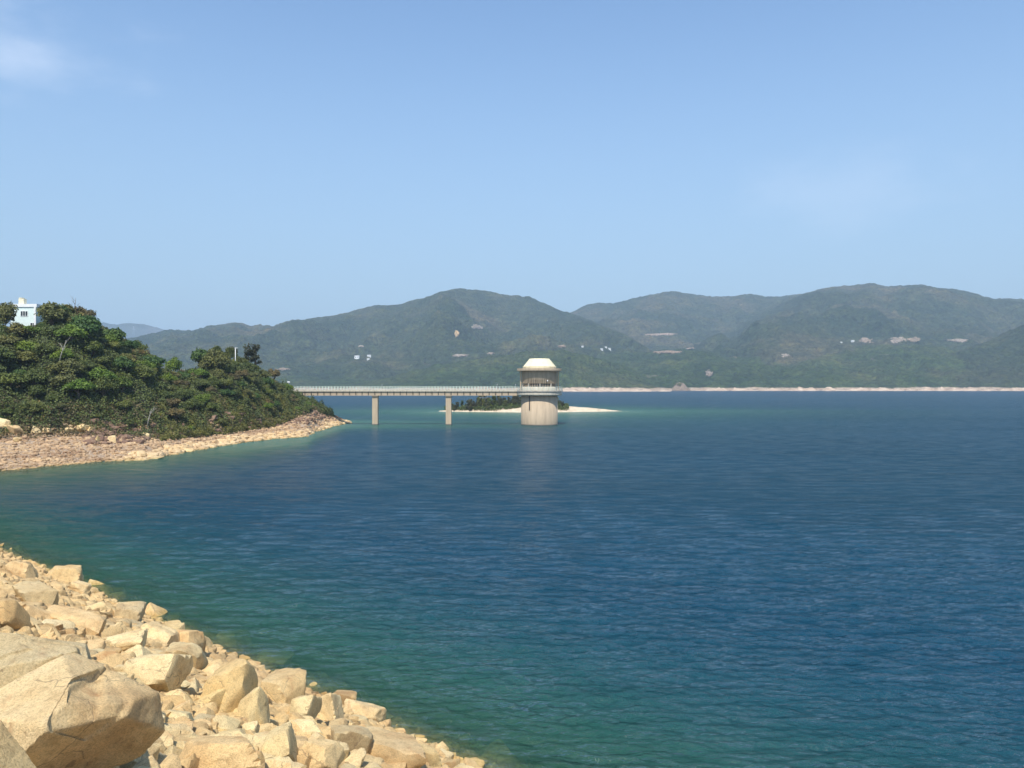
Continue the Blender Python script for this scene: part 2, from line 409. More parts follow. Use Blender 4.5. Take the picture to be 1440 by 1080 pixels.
# dam embankment
sm, t, b = new_mat('dam_fill'); g = NT(t); p = g.pos(); n2 = g.noise(p, 3, 5, 0.7)
g.l(g.ramp(n2, [(0.3, (0.22, 0.165, 0.11)), (0.55, (0.42, 0.33, 0.215)), (0.75, (0.54, 0.44, 0.30))]), b.inputs['Base Color'])
b.inputs['Roughness'].default_value = 0.95; g.l(g.bump(n2, 1.0, 0.3), b.inputs['Normal'])
us = np.linspace(-75, 190, 266); ss = np.concatenate([np.linspace(-24, 21, 90), [21.9, 30, 60]])
U, SS = np.meshgrid(us, ss)
O = Vector((20.4*0.688, 20.4*0.7256))
nrm = Vector((-0.688, -0.7256))
X = O.x+U*SHORE_U.x+SS*nrm.x; Y = O.y+U*SHORE_U.y+SS*nrm.y
Z = np.where(SS < 21, 0.5*SS, np.minimum(10.5+(SS-21)*1.2, 11.5))-0.95+(fbm(X/1.5, Y/1.5, 77, 3)-0.5)*0.5
dam = link('dam_slope', grid_mesh('dam_slope', X, Y, Z), sm); tag(dam, kind='structure')

# sand island
xs = np.linspace(-85, 115, 240); ys = np.linspace(345, 450, 150); X, Y = np.meshgrid(xs, ys)
m, t, b = new_mat('island_sand'); g = NT(t); p = g.pos(); n2 = g.noise(p, 0.6, 5, 0.7)
g.l(g.ramp(n2, [(0.3, (0.42, 0.32, 0.22)), (0.5, (0.58, 0.47, 0.33)), (0.7, (0.68, 0.56, 0.41))]), b.inputs['Base Color'])
b.inputs['Roughness'].default_value = 0.95
o = link('island_ground', grid_mesh('island_ground', X, Y, isle(X, Y)), m); tag(o, kind='structure')

# ------------------------------------------------------------------ far hills
def hill_material(name, cols, shore=True, scl=1.0):
    m, t, b = new_mat(name); g = NT(t); p = g.pos()
    sep = g.n('ShaderNodeSeparateXYZ'); g.l(p, sep.inputs[0])
    big = g.noise(p, 0.0035, 6, 0.6, 0.4); mid = g.noise(p, 0.02, 5, 0.65)
    cell = g.vor(p, 0.10*scl); fine = g.noise(p, 0.085*scl, 5, 0.75)
    col = g.ramp(big, [(0.34, cols[0]), (0.50, cols[1]), (0.64, cols[2])])
    col = g.mix(0.8, col, g.ramp(mid, [(0.34, (0.55, 0.66, 0.68)), (0.5, (1, 1, 1)), (0.66, (1.7, 1.4, 1.2))]), 'MULTIPLY')
    col = g.mix(0.68, col, g.ramp(fine, [(0.36, (0.32, 0.40, 0.40)), (0.5, (1, 1, 1)), (0.64, (1.75, 1.8, 1.5))]), 'MULTIPLY')
    # bare earth and rock showing here and there
    bare = g.noise(g.mapped(p, (1, 1, 2.2)), 0.012, 6, 0.72, 0.5)
    col = g.mix(g.ramp(bare, [(0.645, (0, 0, 0)), (0.72, (0.55, 0.55, 0.55))]), col, (0.30, 0.24, 0.18))
    if shore:
        zf = g.n('ShaderNodeMapRange'); zf.inputs[1].default_value = 7.0; zf.inputs[2].default_value = 5.0
        g.l(g.math('ADD', sep.outputs[2], g.math('MULTIPLY', g.math('SUBTRACT', g.noise(p, 0.022, 3, 0.6), 0.5), 10.0)), zf.inputs[0])
        sand = g.ramp(fine, [(0.3, (0.40, 0.27, 0.19)), (0.5, (0.60, 0.45, 0.32)), (0.7, (0.72, 0.60, 0.45))])
        col = g.mix(zf.outputs[0], col, sand)
    g.l(col, b.inputs['Base Color']); b.inputs['Roughness'].default_value = 0.95; b.inputs['Specular IOR Level'].default_value = 0.1
    h = g.math('ADD', g.math('MULTIPLY', cell, -0.8), fine)
    h = g.math('ADD', h, g.math('MULTIPLY', mid, 2.4))
    g.l(g.bump(h, 1.0, 12.0), b.inputs['Normal']); return m
M['hill'] = hill_material('hill_scrub', [(0.032, 0.056, 0.028), (0.055, 0.074, 0.036), (0.100, 0.096, 0.056)])
M['hill_front'] = hill_material('hill_woods', [(0.036, 0.062, 0.024), (0.048, 0.078, 0.027), (0.075, 0.092, 0.038)])
M['hill_dark'] = hill_material('hill_dark_scrub', [(0.030, 0.052, 0.024), (0.042, 0.062, 0.028), (0.07, 0.078, 0.04)])

hill_bvh = []
def hill(name, ridge, Yf, Yr_, Yb, mat, seed, amp=30, nc=420, nr=110, pw=0.9, front=None, wl=420, rough=5.0):
    c0, c1 = ridge[0][0], ridge[-1][0]
    prof = pl(ridge)
    tt = np.concatenate([np.linspace(0, 1, nr), np.linspace(1, 2, 24)[1:]])
    Cc = np.linspace(c0, c1, nc); CC, T = np.meshgrid(Cc, tt)
    Yfc = Yf if front is None else pl(front)(CC)
    YR = Yr_+(fbm(CC/90, CC*0+seed, seed, 3)-0.5)*0.22*(Yr_-Yf)
    YY = np.where(T <= 1, Yfc+(YR-Yfc)*T, YR+(Yb-Yr_)*(T-1))
    XX = (CC-720)/F*YY
    zr = H+(540-prof(CC))/F*YR
    tf = np.clip(T, 0, 1)
    base = zr*np.where(T <= 1, tf**pw*(1-0.0*tf), 1-0.8*(T-1)**1.5)
    n = ridged(XX/wl, YY/(wl*1.5), seed, 6)-0.62
    n2 = fbm(XX/90, YY/90, seed+50, 5)-0.5
    win = np.sin(np.clip(T, 0, 1)*math.pi)**0.7*sstep(0, 90, zr)
    zz = base+win*(n*amp*4.6+n2*amp*1.5)+((fbm(XX/24, YY/24, seed+9, 3)-0.5)*7+(vnoise(XX/8.5, YY/8.5, seed+19)-0.5)*rough)*sstep(3, 25, base)
    # never overtop the ridge as seen from the valley floor
    cap = H+(540-prof(CC)-0.6-3*(1-tf))/F*YY
    zz = np.where(T < 0.97, np.minimum(zz, np.maximum(cap, 1.0)+0*zz), zz)
    # shore platform
    sh = np.clip((YY-Yfc)/60.0, 0, 1)
    zz = np.where(T <= 1, np.minimum(zz, 0) * 0 + np.maximum(zz, 0)*sh**0.8+sh*2.5-1.5*(1-sh)+0, zz)
    me = grid_mesh(name, XX, YY, zz)
    o = link(name, me, mat); tag(o, kind='structure')
    v = np.stack([XX, YY, zz], -1).reshape(-1, 3); i = np.arange(v.shape[0]).reshape(XX.shape)
    f = np.stack([i[:-1, :-1], i[:-1, 1:], i[1:, 1:], i[1:, :-1]], -1).reshape(-1, 4)
    hill_bvh.append(BVHTree.FromPolygons(v.tolist(), f.tolist()))
    return o
hill('far_mountain', [(-300, 470), (60, 462), (110, 458), (145, 454), (165, 457), (180, 454.5), (200, 456), (222, 461), (238, 466), (270, 480), (300, 500)], 6600, 7200, 7800, M['hill'], 3, amp=30, nc=160, nr=40)
hill('west_hill', [(-420, 470), (-100, 480), (150, 482), (200, 473), (222, 468), (240, 464.5), (262, 466), (290, 462), (318, 457.5), (330, 454), (342, 456.5), (352, 459.5), (365, 457.5), (384, 459), (400, 453), (412, 450), (430, 449.5), (460, 446), (490, 440), (510, 434), (528, 430), (545, 429), (560, 429.5), (590, 421), (620, 412.5), (634, 409), (648, 407), (672, 408.5), (690, 411), (710, 415.5), (730, 417), (742, 417.5), (760, 425), (775, 432), (790, 438), (803, 441), (840, 455), (880, 470), (930, 500), (980, 530)],
     1900, 3100, 3900, M['hill'], 11, amp=42, nc=560, nr=150)
hill('north_hill', [(720, 520), (770, 460), (790, 446), (803, 440), (815, 434), (828, 428.5), (845, 426.5), (862, 427), (880, 423.5), (895, 419), (915, 415), (935, 411.5), (950, 411), (965, 414), (985, 416), (1005, 418), (1030, 417.5), (1055, 414.5), (1075, 417.5), (1100, 418), (1130, 414), (1200, 420), (1300, 440)],
     2500, 3900, 4600, M['hill'], 23, amp=40, nc=360, nr=130)
hill('east_hill', [(860, 525), (930, 500), (980, 478), (1010, 468), (1040, 458), (1075, 440), (1105, 425), (1130, 414), (1145, 409.5), (1170, 405), (1200, 402.5), (1215, 401), (1228, 401), (1245, 404.5), (1262, 403.5), (1285, 401), (1300, 402), (1318, 405.5), (1345, 408), (1365, 412), (1385, 418), (1398, 421.5), (1418, 421), (1435, 424), (1470, 430), (1600, 455), (1900, 460)],
     1850, 3300, 4200, M['hill'], 37, amp=42, nc=560, nr=150)
hill('foothill', [(560, 546), (640, 540), (740, 528), (800, 508), (850, 500), (900, 497), (950, 492), (990, 494), (1040, 502), (1100, 499), (1150, 493), (1200, 487), (1250, 484), (1320, 486), (1400, 497), (1500, 500), (1800, 500)],
     1640, 2250, 2700, M['hill_front'], 41, amp=16, nc=620, nr=170, pw=0.8, wl=260)
hill('green_hill', [(440, 547), (500, 540), (560, 530), (610, 516), (650, 509), (700, 502), (740, 497), (765, 494.5), (790, 494), (815, 498), (850, 507), (885, 519), (915, 533), (935, 543), (945, 547)],
     1560, 1880, 2050, M['hill_front'], 53, amp=8, nc=360, nr=130, pw=0.75, wl=180)
hill('east_spur', [(1130, 546), (1200, 532), (1270, 514), (1320, 502), (1360, 492), (1395, 478), (1420, 466), (1445, 455), (1500, 438), (1650, 420), (1900, 420)],
     1640, 2050, 2400, M['hill_dark'], 61, amp=14, nc=360, nr=100, wl=200)
hill('west_shore_hill', [(-420, 500), (0, 510), (300, 520), (420, 526), (520, 530), (600, 538), (660, 546)],
     1700, 2150, 2500, M['hill_front'], 67, amp=10, nc=300, nr=80, wl=220)

def ray_hill(px, py):
    d = Vector(((px-720)/F, 1, (540-py)/F)).normalized(); best = None
    for b_ in hill_bvh:
        h_ = b_.ray_cast(Vector((0, 0, H)), d, 20000)
        if h_[0] is not None and (best is None or h_[3] < best[1]): best = (h_[0], h_[3])
    return best[0] if best else None

# beaches of the far shore: long low sand banks
sandm, t, b = new_mat('far_sand'); g = NT(t); p = g.pos(); n2 = g.noise(p, 0.06, 5, 0.7)
g.l(g.ramp(n2, [(0.34, (0.20, 0.14, 0.09)), (0.46, (0.50, 0.35, 0.235)), (0.62, (0.66, 0.52, 0.37))]), b.inputs['Base Color']); b.inputs['Roughness'].default_value = 0.95
def sandbank(name, c0, c1, yfront, depth, h, seed):
    h = h*0.95
    n = 260; Cc = np.linspace(c0, c1, n); T = np.linspace(0, 1, 22); CC, TT = np.meshgrid(Cc, T)
    ends = np.minimum(np.clip((CC-c0)/14, 0, 1), np.clip((c1-CC)/14, 0, 1))
    yf = yfront+(fbm(CC/30, CC*0, seed, 4)-0.5)*60+(1-ends)*depth*0.45
    dep = depth*(0.15+0.85*ends)*(0.45+1.1*fbm(CC/18, CC*0+7, seed+3, 4))
    YY = yf+dep*TT; XX = (CC-720)/F*YY
    ZZ = h*(0.1+3.2*np.clip(fbm(CC/9, CC*0+2, seed+5, 4)-0.25, 0, 1))*np.clip(TT*1.6, 0, 1)*sstep(0, 1, ends)+(fbm(XX/8, YY/8, seed, 3)-0.5)*1.2*TT-0.3
    ZZ = np.where(TT > 0.93, -2, ZZ)
    o = link(name, grid_mesh(name, XX, YY, ZZ), sandm); tag(o, kind='structure'); return o
sandbank('shore_sand', 974, 1160, 1590, 90, 4.2, 5)
sandbank('shore_sand', 1150, 1345, 1585, 85, 4.4, 15)
sandbank('shore_sand', 1330, 1700, 1575, 85, 4.6, 25)
sandbank('shore_sand', 770, 946, 1440, 110, 4.2, 35)
sandbank('shore_sand', 560, 790, 1600, 60, 2.2, 45)

# ------------------------------------------------------------------ water
nY = 520
ypx = np.concatenate([np.linspace(1330, 549.2, nY), [548, 547, 546, 545, 543.5, 542.6]])
Yw = F*H/(ypx-540)
Yw = np.concatenate([[2.0, 8.0, 14.0], Yw]) if Yw[0] > 14 else Yw
Cw = np.concatenate([np.linspace(-1500, -60, 90, endpoint=False), np.linspace(-60, 1500, 620), np.linspace(1500, 2900, 60)[1:]])
CC, YY = np.meshgrid(Cw, Yw); XX = (CC-720)/F*YY
rng = np.random.default_rng(4)
ZZ = np.zeros_like(XX)
dY = np.gradient(Yw)[:, None]*np.ones_like(XX); dX = np.abs(YY)/F*2.6
for k in range(46):
    lam = float(np.exp(rng.uniform(math.log(0.4), math.log(2.6))))
    th = math.radians(rng.normal(82, 24)); kx, ky = math.cos(th)*2*math.pi/lam, math.sin(th)*2*math.pi/lam
    amp = 0.0085*lam**0.8
    ok = sstep(0.5, 0.2, np.maximum(dY*abs(math.sin(th)), dX*abs(math.cos(th)))/lam)
    ph = kx*XX+ky*YY+rng.uniform(0, 6.28)
    ZZ += amp*ok*(np.sin(ph)+0.25*np.sin(2*ph+1.2))
patch = 0.55+0.9*fbm(XX/16, YY/30, 99, 3)
depth = np.clip(-np.where(YY > 1000, -30, bed(XX, YY)), -3, 40)
ZZ = ZZ*patch*(0.35+0.65*sstep(0, 2.5, depth))
wm = bpy.data.materials.new('reservoir_water'); wm.use_nodes = True; t = wm.node_tree; t.nodes.clear(); g = NT(t)
out = g.n('ShaderNodeOutputMaterial'); p = g.pos()
dep = g.attr('depth')
e1 = g.math('EXPONENT', g.math('MULTIPLY', dep, -1/4.8))
e2 = g.math('EXPONENT', g.math('MULTIPLY', dep, -1/1.5))
patchn = g.noise(g.mapped(p, (0.5, 1.0, 1)), 0.02, 4, 0.6)
deep = g.mix(g.ramp(patchn, [(0.35, (0, 0, 0)), (0.65, (1, 1, 1))]), (0.0052, 0.043, 0.081), (0.0064, 0.050, 0.096))
colr = g.mix(e1, deep, (0.013, 0.070, 0.044))
colr = g.mix(g.math('MULTIPLY', g.math('EXPONENT', g.math('MULTIPLY', dep, -0.42)), 0.85), colr, (0.050, 0.155, 0.090))
colr = g.mix(g.attr('shoal'), colr, (0.10, 0.27, 0.23))
sc = g.n('ShaderNodeBsdfDiffuse'); g.l(colr, sc.inputs[0])
trn = g.n('ShaderNodeBsdfTransparent'); g.l(g.mix(g.math('MINIMUM', g.math('MULTIPLY', dep, 0.55, True), 1.0), (0.95, 1.0, 0.95), (0.46, 0.74, 0.56)), trn.inputs[0])
body = g.n('ShaderNodeMixShader'); g.l(g.math('MULTIPLY', e2, g.math('SUBTRACT', 0.9, g.math('MULTIPLY', g.attr('shoal'), 0.75)), True), body.inputs[0]); g.l(sc.outputs[0], body.inputs[1]); g.l(trn.outputs[0], body.inputs[2])
# ripples
r1 = g.noise(g.mapped(p, (0.72, 1.0, 1), (0, 0, 0.12)), 1.9, 5, 0.60, 0.15)
r2 = g.noise(g.mapped(p, (0.8, 1.0, 1), (0, 0, -0.25)), 4.6, 3, 0.6, 0.1)
r3 = g.noise(g.mapped(p, (0.45, 1.0, 1), (0, 0, 0.05)), 0.22, 3, 0.5, 0.1)
hh = g.math('ADD', g.math('MULTIPLY', r1, 0.80), g.math('MULTIPLY', r2, 0.10))
hh = g.math('ADD', hh, g.math('MULTIPLY', r3, 1.3))
r4 = g.noise(g.mapped(p, (0.5, 1.0, 1), (0, 0, 0.1)), 0.075, 3, 0.6, 0.2)
hh = g.math('ADD', hh, g.math('MULTIPLY', r4, 2.4))
wind = g.math('ADD', 0.55, g.math('MULTIPLY', g.noise(g.mapped(p, (0.35, 1, 1)), 0.018, 4, 0.6), 0.9))
hh = g.math('MULTIPLY', hh, wind)
nb = g.bump(hh, 1.0, 0.55)
g.l(nb, sc.inputs['Normal'])
gl = g.n('ShaderNodeBsdfGlossy'); gl.inputs['Roughness'].default_value = 0.13; g.l(nb, gl.inputs['Normal'])
fr = g.n('ShaderNodeFresnel'); fr.inputs['IOR'].default_value = 1.33; g.l(nb, fr.inputs['Normal'])
fin = g.n('ShaderNodeMixShader'); paw = g.noise(g.mapped(p, (0.38, 1.0, 1), (0, 0, 0.08)), 0.55, 4, 0.7, 0.2)
pm_ = g.n('ShaderNodeMapRange'); pm_.inputs[1].default_value = 0.34; pm_.inputs[2].default_value = 0.62; pm_.inputs[3].default_value = 0.35; pm_.inputs[4].default_value = 1.15
g.l(paw, pm_.inputs[0])
g.l(g.math('MULTIPLY', fr.outputs[0], pm_.outputs[0], True), fin.inputs[0]); g.l(body.outputs[0], fin.inputs[1]); g.l(gl.outputs[0], fin.inputs[2])
g.l(fin.outputs[0], out.inputs[0])
water = link('water', grid_mesh('water', XX, YY, ZZ, {'depth': np.clip(depth, 0, 40), 'shoal': np.where(YY > 120, np.exp(-np.clip(depth, 0, 40)/1.5)*0.85, 0)*np.clip((YY-120)/60, 0, 1)}), wm); tag(water, kind='structure')

# lake bed far below the water sheet so that nothing is bottomless
X, Y = np.meshgrid(np.linspace(-9000, 9000, 20), np.linspace(-300, 9300, 20))
lb = link('lake_bed', grid_mesh('lake_bed', X, Y, X*0-13.0), sm); tag(lb, kind='structure')

# ------------------------------------------------------------------ rocks
def ico(sub):
    import bmesh
    bm = bmesh.new(); bmesh.ops.create_icosphere(bm, subdivisions=sub, radius=1.0)
    v = np.array([x.co[:] for x in bm.verts]); f = np.array([[q.index for q in x.verts] for x in bm.faces]); bm.free(); return v, f
ICO = {k: ico(k) for k in (1, 2, 3, 4, 5, 6)}
def n3(v, s, seed):
    return (fbm(v[:, 0]*s+v[:, 2]*s*0.73, v[:, 1]*s-v[:, 2]*s*0.61, seed, 4)+fbm(v[:, 2]*s+9, v[:, 0]*s*0.8+v[:, 1]*s*0.5, seed+7, 4))/2-0.5
def rock_shape(seed, sub=4, planes=None, soft=70, rough=0.042, chips=4, flat=0.72):
    rg = np.random.default_rng(seed); d, f = ICO[sub]
    if planes is None:
        # a quarried block: six slanted sides plus a few broken corners
        q = np.linalg.qr(rg.normal(size=(3, 3)))[0] if rg.random() < 0.25 else np.eye(3)
        planes = []
        for ax in range(3):
            for sg in (-1, 1):
                nn = np.zeros(3); nn[ax] = sg; nn = nn+rg.normal(0, 0.24, 3); nn /= np.linalg.norm(nn)
                planes.append((q@nn, rg.uniform(0.62, 0.92)))
        for k in range(rg.integers(5, 9)):
            nn = rg.normal(size=3); nn /= np.linalg.norm(nn); planes.append((nn, rg.uniform(0.76, 1.0)))
    N = np.array([q_[0]/np.linalg.norm(q_[0]) for q_ in planes]); D = np.array([q_[1] for q_ in planes])
    cosv = np.maximum(d@N.T, 0)/D[None, :]
    inv = (cosv**soft).sum(1)**(1/soft)
    r = 1/np.maximum(inv, 0.5)
    v = d*r[:, None]
    v = v*(1+(n3(v, 1.4, seed)*rough*2.2+n3(v, 4.2, seed+3)*rough*0.9+n3(v, 12, seed+5)*rough*0.35)[:, None])
    for k in range(chips):       # ledges broken out of the block
        a = rg.normal(size=3); a /= np.linalg.norm(a); s_ = v@a; th = rg.uniform(0.25, 0.6)
        b_ = rg.normal(size=3); b_ -= a*(a@b_); b_ /= np.linalg.norm(b_)
        mk = sstep(th, th+0.05, s_)*sstep(-0.1, -0.02, v@b_); v = v-a[None, :]*(mk*rg.uniform(0.03, 0.09))[:, None]
    return v, f
def auto_smooth(me, ang=32):
    me.polygons.foreach_set('use_smooth', np.ones(len(me.polygons), bool))
    if hasattr(me, 'set_sharp_from_angle'): me.set_sharp_from_angle(angle=math.radians(ang))
def rock_mesh(seed, sub=4, **kw):
    v, f = rock_shape(seed, sub, **kw); me = np_mesh('boulder', v, f, True); auto_smooth(me); return me, v, f

RK = [rock_mesh(100+i, 4) for i in range(26)]
RKs = [rock_shape(300+i, 2, rough=0.08, chips=0, soft=60) for i in range(16)]
RKt = [rock_shape(400+i, 1, rough=0.15, chips=0, soft=60) for i in range(16)]

from mathutils import Matrix, Euler
def slope_pt(px, py, lift=0.0):
    d = Vector(((px-720)/F, 1, (540-py)/F))
    # H + d.z t = 0.5*(20.4 - t*(dx*.688+.7256)) + lift
    tt_ = (H-10.2-lift)/(-d.z-0.5*(d.x*0.688+0.7256)); return Vector((0, 0, H))+d*tt_
placed = []      # (x, y, r)
boulders = []    # (obj loc, scale, rot, mesh idx or mesh, label)
rnd = random.Random(12)
# hand placed boulders, larger ones of the foreground and waterline ones
hand = [
 # px, py, width, height, label
 (318, 978, 92, 104, 'broad cream boulder with a rounded back right of the large dark-faced boulder'),
 (305, 1062, 124, 56, 'long pale slab at the bottom edge right of the dark-faced boulder'),
 (222, 950, 100, 62, 'flat cream slab directly above the dark face of the largest boulder'),
 (262, 925, 62, 46, 'blocky tan boulder with a grey right side up the slope from the flat slab'),
 (398, 975, 66, 72, 'upright wedge-shaped boulder with a shadowed right face halfway to the water'),
 (392, 1048, 62, 66, 'tall narrow boulder with a brown right side near the bottom edge'),
 (545, 1054, 108, 66, 'wide flat-topped cream boulder at the bottom edge next to the water'),
 (447, 1062, 78, 46, 'low reddish-orange tinted boulder at the bottom edge'),
 (514, 1000, 60, 36, 'oblong tan boulder jutting out at the waterline'),
 (484, 984, 36, 28, 'small square pale boulder at the waterline left of the oblong one'),
 (462, 1000, 44, 52, 'upright pale boulder leaning beside the small square waterline one'),
 (215, 862, 42, 30, 'rounded tan boulder standing out at the waterline of the upper slope'),
 (168, 834, 24, 17, 'small rounded boulder at the waterline next to the paired blocks'),
 (138, 826, 46, 24, 'paired square block at the waterline of the far upper slope'),
 (112, 828, 34, 24, 'squat block left of the paired square block near the far waterline'),
 (180, 864, 52, 38, 'craggy cream boulder with dark cracks above the rounded waterline one'),
 (50, 838, 66, 44, 'dark-sided triangular boulder on the left part of the slope'),
 (88, 812, 60, 36, 'pale boulder on the far left slope above the triangular one'),
 (30, 805, 48, 30, 'pinkish boulder near the left edge by the far waterline'),
 (108, 872, 84, 44, 'wide smooth cream slab in the middle of the left slope'),
 (14, 868, 66, 54, 'brown-edged block cut off by the left edge of the picture'),
 (170, 900, 78, 34, 'long low orange-brown boulder lying across the slope'),
 (225, 895, 60, 44, 'squarish cream boulder beside the long orange-brown one'),
 (262, 905, 56, 40, 'cream boulder with a dark notch on its right end'),
 (330, 905, 52, 40, 'flat cream boulder near the waterline in mid slope'),
 (385, 930, 60, 34, 'low pointed boulder at the middle waterline'),
 (355, 1000, 50, 70, 'steep pale boulder squeezed between the broad and the wedge-shaped boulders'),
 (600, 1066, 46, 44, 'small square boulder at the bottom waterline right of the wide flat-topped one'),
 (430, 1000, 46, 46, 'pale angular boulder below the upright leaning one'),
 (495, 1040, 60, 42, 'pinkish boulder left of the wide flat-topped one'),
]
HK = []
def fit(v, sc, eu, P, box):
    x0, y0, x1, y1 = box; Mx = np.array(Euler(eu).to_matrix()); sc = np.array(sc, float); P = np.array(P, float)
    for it in range(12):
        w_ = (v*sc)@Mx.T+P; u = w_[:, 0]/w_[:, 1]*F+720; q = 540-(w_[:, 2]-H)/w_[:, 1]*F
        a0, a1, b0, b1 = u.min(), u.max(), q.min(), q.max(); k = P[1]/F
        sc[0] *= (x1-x0)/(a1-a0); sc[2] *= (y1-y0)/(b1-b0); sc[1] = (sc[0]+sc[2])*0.5
        P[0] += ((x0+x1)/2-(a0+a1)/2)*k; P[2] -= ((y0+y1)/2-(b0+b1)/2)*k
    return Vector(P), tuple(sc)
for i, (px, py, wd, hg, lab) in enumerate(hand):
    P = slope_pt(px, py, 0.1); dist = P.y
    sx = wd/F*dist/2/0.86; sz = hg/F*dist/2/0.80; sy = (sx+sz)*0.55
    eu = (rnd.uniform(-.2, .2), rnd.uniform(-.15, .15), rnd.uniform(-.25, .25))
    P, (sx, sy, sz) = fit(RK[i % 26][1], (sx, sy, sz), eu, P, (px-wd*0.50, py-hg/2, px+wd*0.50, py+hg*0.62))
    HK.append((P, (sx, sy, sz), eu, i % 26, lab))
    placed.append((P.x, P.y, sx*0.66))
# largest boulders, custom shaped
P0 = slope_pt(118, 1015, 0.75)
k0 = P0.y/F
print('big boulder at', P0)
specials = []
big_planes = [((-0.15, -0.35, 1.0), 0.60), ((0.5, 0.15, 0.95), 0.66), ((0.62, -0.50, -0.62), 0.46), ((1, -0.1, 0.1), 0.86), ((-1, -0.4, 0.0), 0.9), ((0, 1, 0.1), 0.8),
              ((0.25, -0.65, -0.72), 0.56), ((0, 0, -1), 0.8), ((-0.3, -0.9, 0.25), 0.80), ((0.8, -0.5, 0.35), 0.80), ((-0.6, 0.2, 0.8), 0.8)]
specials.append((P0, (-40, 918, 232, 1120), (0, 0, 0.0), big_planes, 901, 'largest boulder at the bottom left, cream top and broad dark overhanging face'))
P1 = slope_pt(30, 950, 0.9); k1 = P1.y/F
top_planes = [((-0.1, -0.35, 1.0), 0.50), ((0.3, 0.5, 0.9), 0.6), ((0.7, -0.75, -0.1), 0.80), ((0.2, -1, 0.15), 0.80), ((-1, 0, 0), 0.9), ((0, 1, 0), 0.85), ((1, 0.3, 0.2), 0.85), ((0, 0, -1), 0.7)]
specials.append((P1, (-120, 884, 140, 1010), (0, 0, 0.15), top_planes, 902, 'smooth cream boulder behind and above the largest one at the left edge'))
P2 = slope_pt(12, 1052, 0.85)*0.93+Vector((0, 0, H*0.07)); k2 = P2.y/F
c_planes = [((-0.1, -0.5, 0.9), 0.62), ((0.75, -0.6, 0.1), 0.70), ((0.1, -1, 0.2), 0.7), ((-1, 0, 0.1), 0.9), ((0, 1, 0), 0.8), ((0, 0, -1), 0.8), ((0.6, 0.1, 0.8), 0.74)]
specials.append((P2, (-90, 1012, 70, 1180), (0, 0, -0.1), c_planes, 903, 'pale cracked boulder in the bottom left corner of the slope'))
for P, bx_, ro, plz, sd_, lab in specials:
    me, v, f = rock_mesh(sd_, 6, planes=[(np.array(a, float), b_) for a, b_ in plz], rough=0.035, chips=4, soft=70)
    auto_smooth(me, 40); P, sc_ = fit(v, (1, 1, 1), ro, P, bx_)
    o = link('boulder', me, M['granite']); o.location = P; o.scale = sc_; o.rotation_euler = ro
    tag(o, lab, 'boulder', 'boulders of the dam slope')
    placed.append((P.x, P.y, sc_[0]*0.80))
for P, sc_, ro, mi, lab in HK:
    o = link('boulder', RK[mi][0], M['granite']); o.location = P; o.scale = sc_; o.rotation_euler = ro
    tag(o, lab, 'boulder', 'boulders of the dam slope')
# random packing of the rest
cell = {}
def near(x, y, r, fac):
    for i in range(int(x//3)-1, int(x//3)+2):
        for j in range(int(y//3)-1, int(y//3)+2):
            for (a, b_, q) in cell.get((i, j), ()):
                if (a-x)**2+(b_-y)**2 < (fac*(q+r))**2: return True
    return False
def put(x, y, r): cell.setdefault((int(x//3), int(y//3)), []).append((x, y, r))
for x, y, r in placed: put(x, y, r)
cand = []
def try_fill(r0, r1, n, fac, smin=-6.5, smax=19.0):
    for _ in range(n):
        u = rnd.uniform(-36, 95); s_ = rnd.uniform(smin, smax); r = rnd.uniform(r0, r1)
        x = O.x+u*SHORE_U.x+s_*nrm.x; y = O.y+u*SHORE_U.y+s_*nrm.y
        if y < 5 or x*x+y*y < 36: continue
        c = x/y*F+720
        if c > 1250 or c < -420: continue
        if near(x, y, r, fac): continue
        put(x, y, r); cand.append((x, y, s_, r))
try_fill(0.7, 0.9, 40, 0.78)
try_fill(0.48, 0.7, 420, 0.72)
try_fill(0.34, 0.5, 3600, 0.66)
try_fill(0.22, 0.36, 30000, 0.58)
try_fill(0.12, 0.22, 34000, 0.54, -3, 19)
def vis_size(q):
    x, y, s_, r = q; c = x/y*F+720; z = 0.5*s_; yp = 540-(z-H)/y*F
    inside = -r/y*F < c < 1440 and yp < 1080+r/y*F and s_ > -0.6
    return r/y*F if inside else -1
cand.sort(key=vis_size, reverse=True)
print('boulders', len(cand), 'visible', sum(1 for q in cand if vis_size(q) > 0))
NB = 300-len(hand)-len(specials)
ORD = ['nearest', 'second nearest', 'third nearest', 'fourth nearest', 'fifth nearest', 'sixth nearest']
def relabel(items, marks, noun, group_rest):
    # name every copy by the landmark closest to it in the view, the side it lies on and its rank there
    slots = {}
    for o_, x_, y_, look in items:
        m_ = min(marks, key=lambda m: (m[1]-x_)**2+(m[2]-y_)**2); dx_, dy_ = x_-m_[1], y_-m_[2]
        d_ = ('right of' if dx_ > 0 else 'left of') if abs(dx_) > abs(dy_) else ('below' if dy_ > 0 else 'above')
        slots.setdefault((m_[0], d_), []).append((dx_*dx_+dy_*dy_, len(slots), o_, look))
    for (mn, d_), L_ in slots.items():
        L_.sort(key=lambda q: q[0])
        for i_, (_, _, o_, look) in enumerate(L_):
            if i_ < 6: o_['label'] = f'{look} {noun}, {ORD[i_]} {d_} the {mn}'
            else: o_['label'] = f'{look} {noun} farther out {d_} the {mn}'
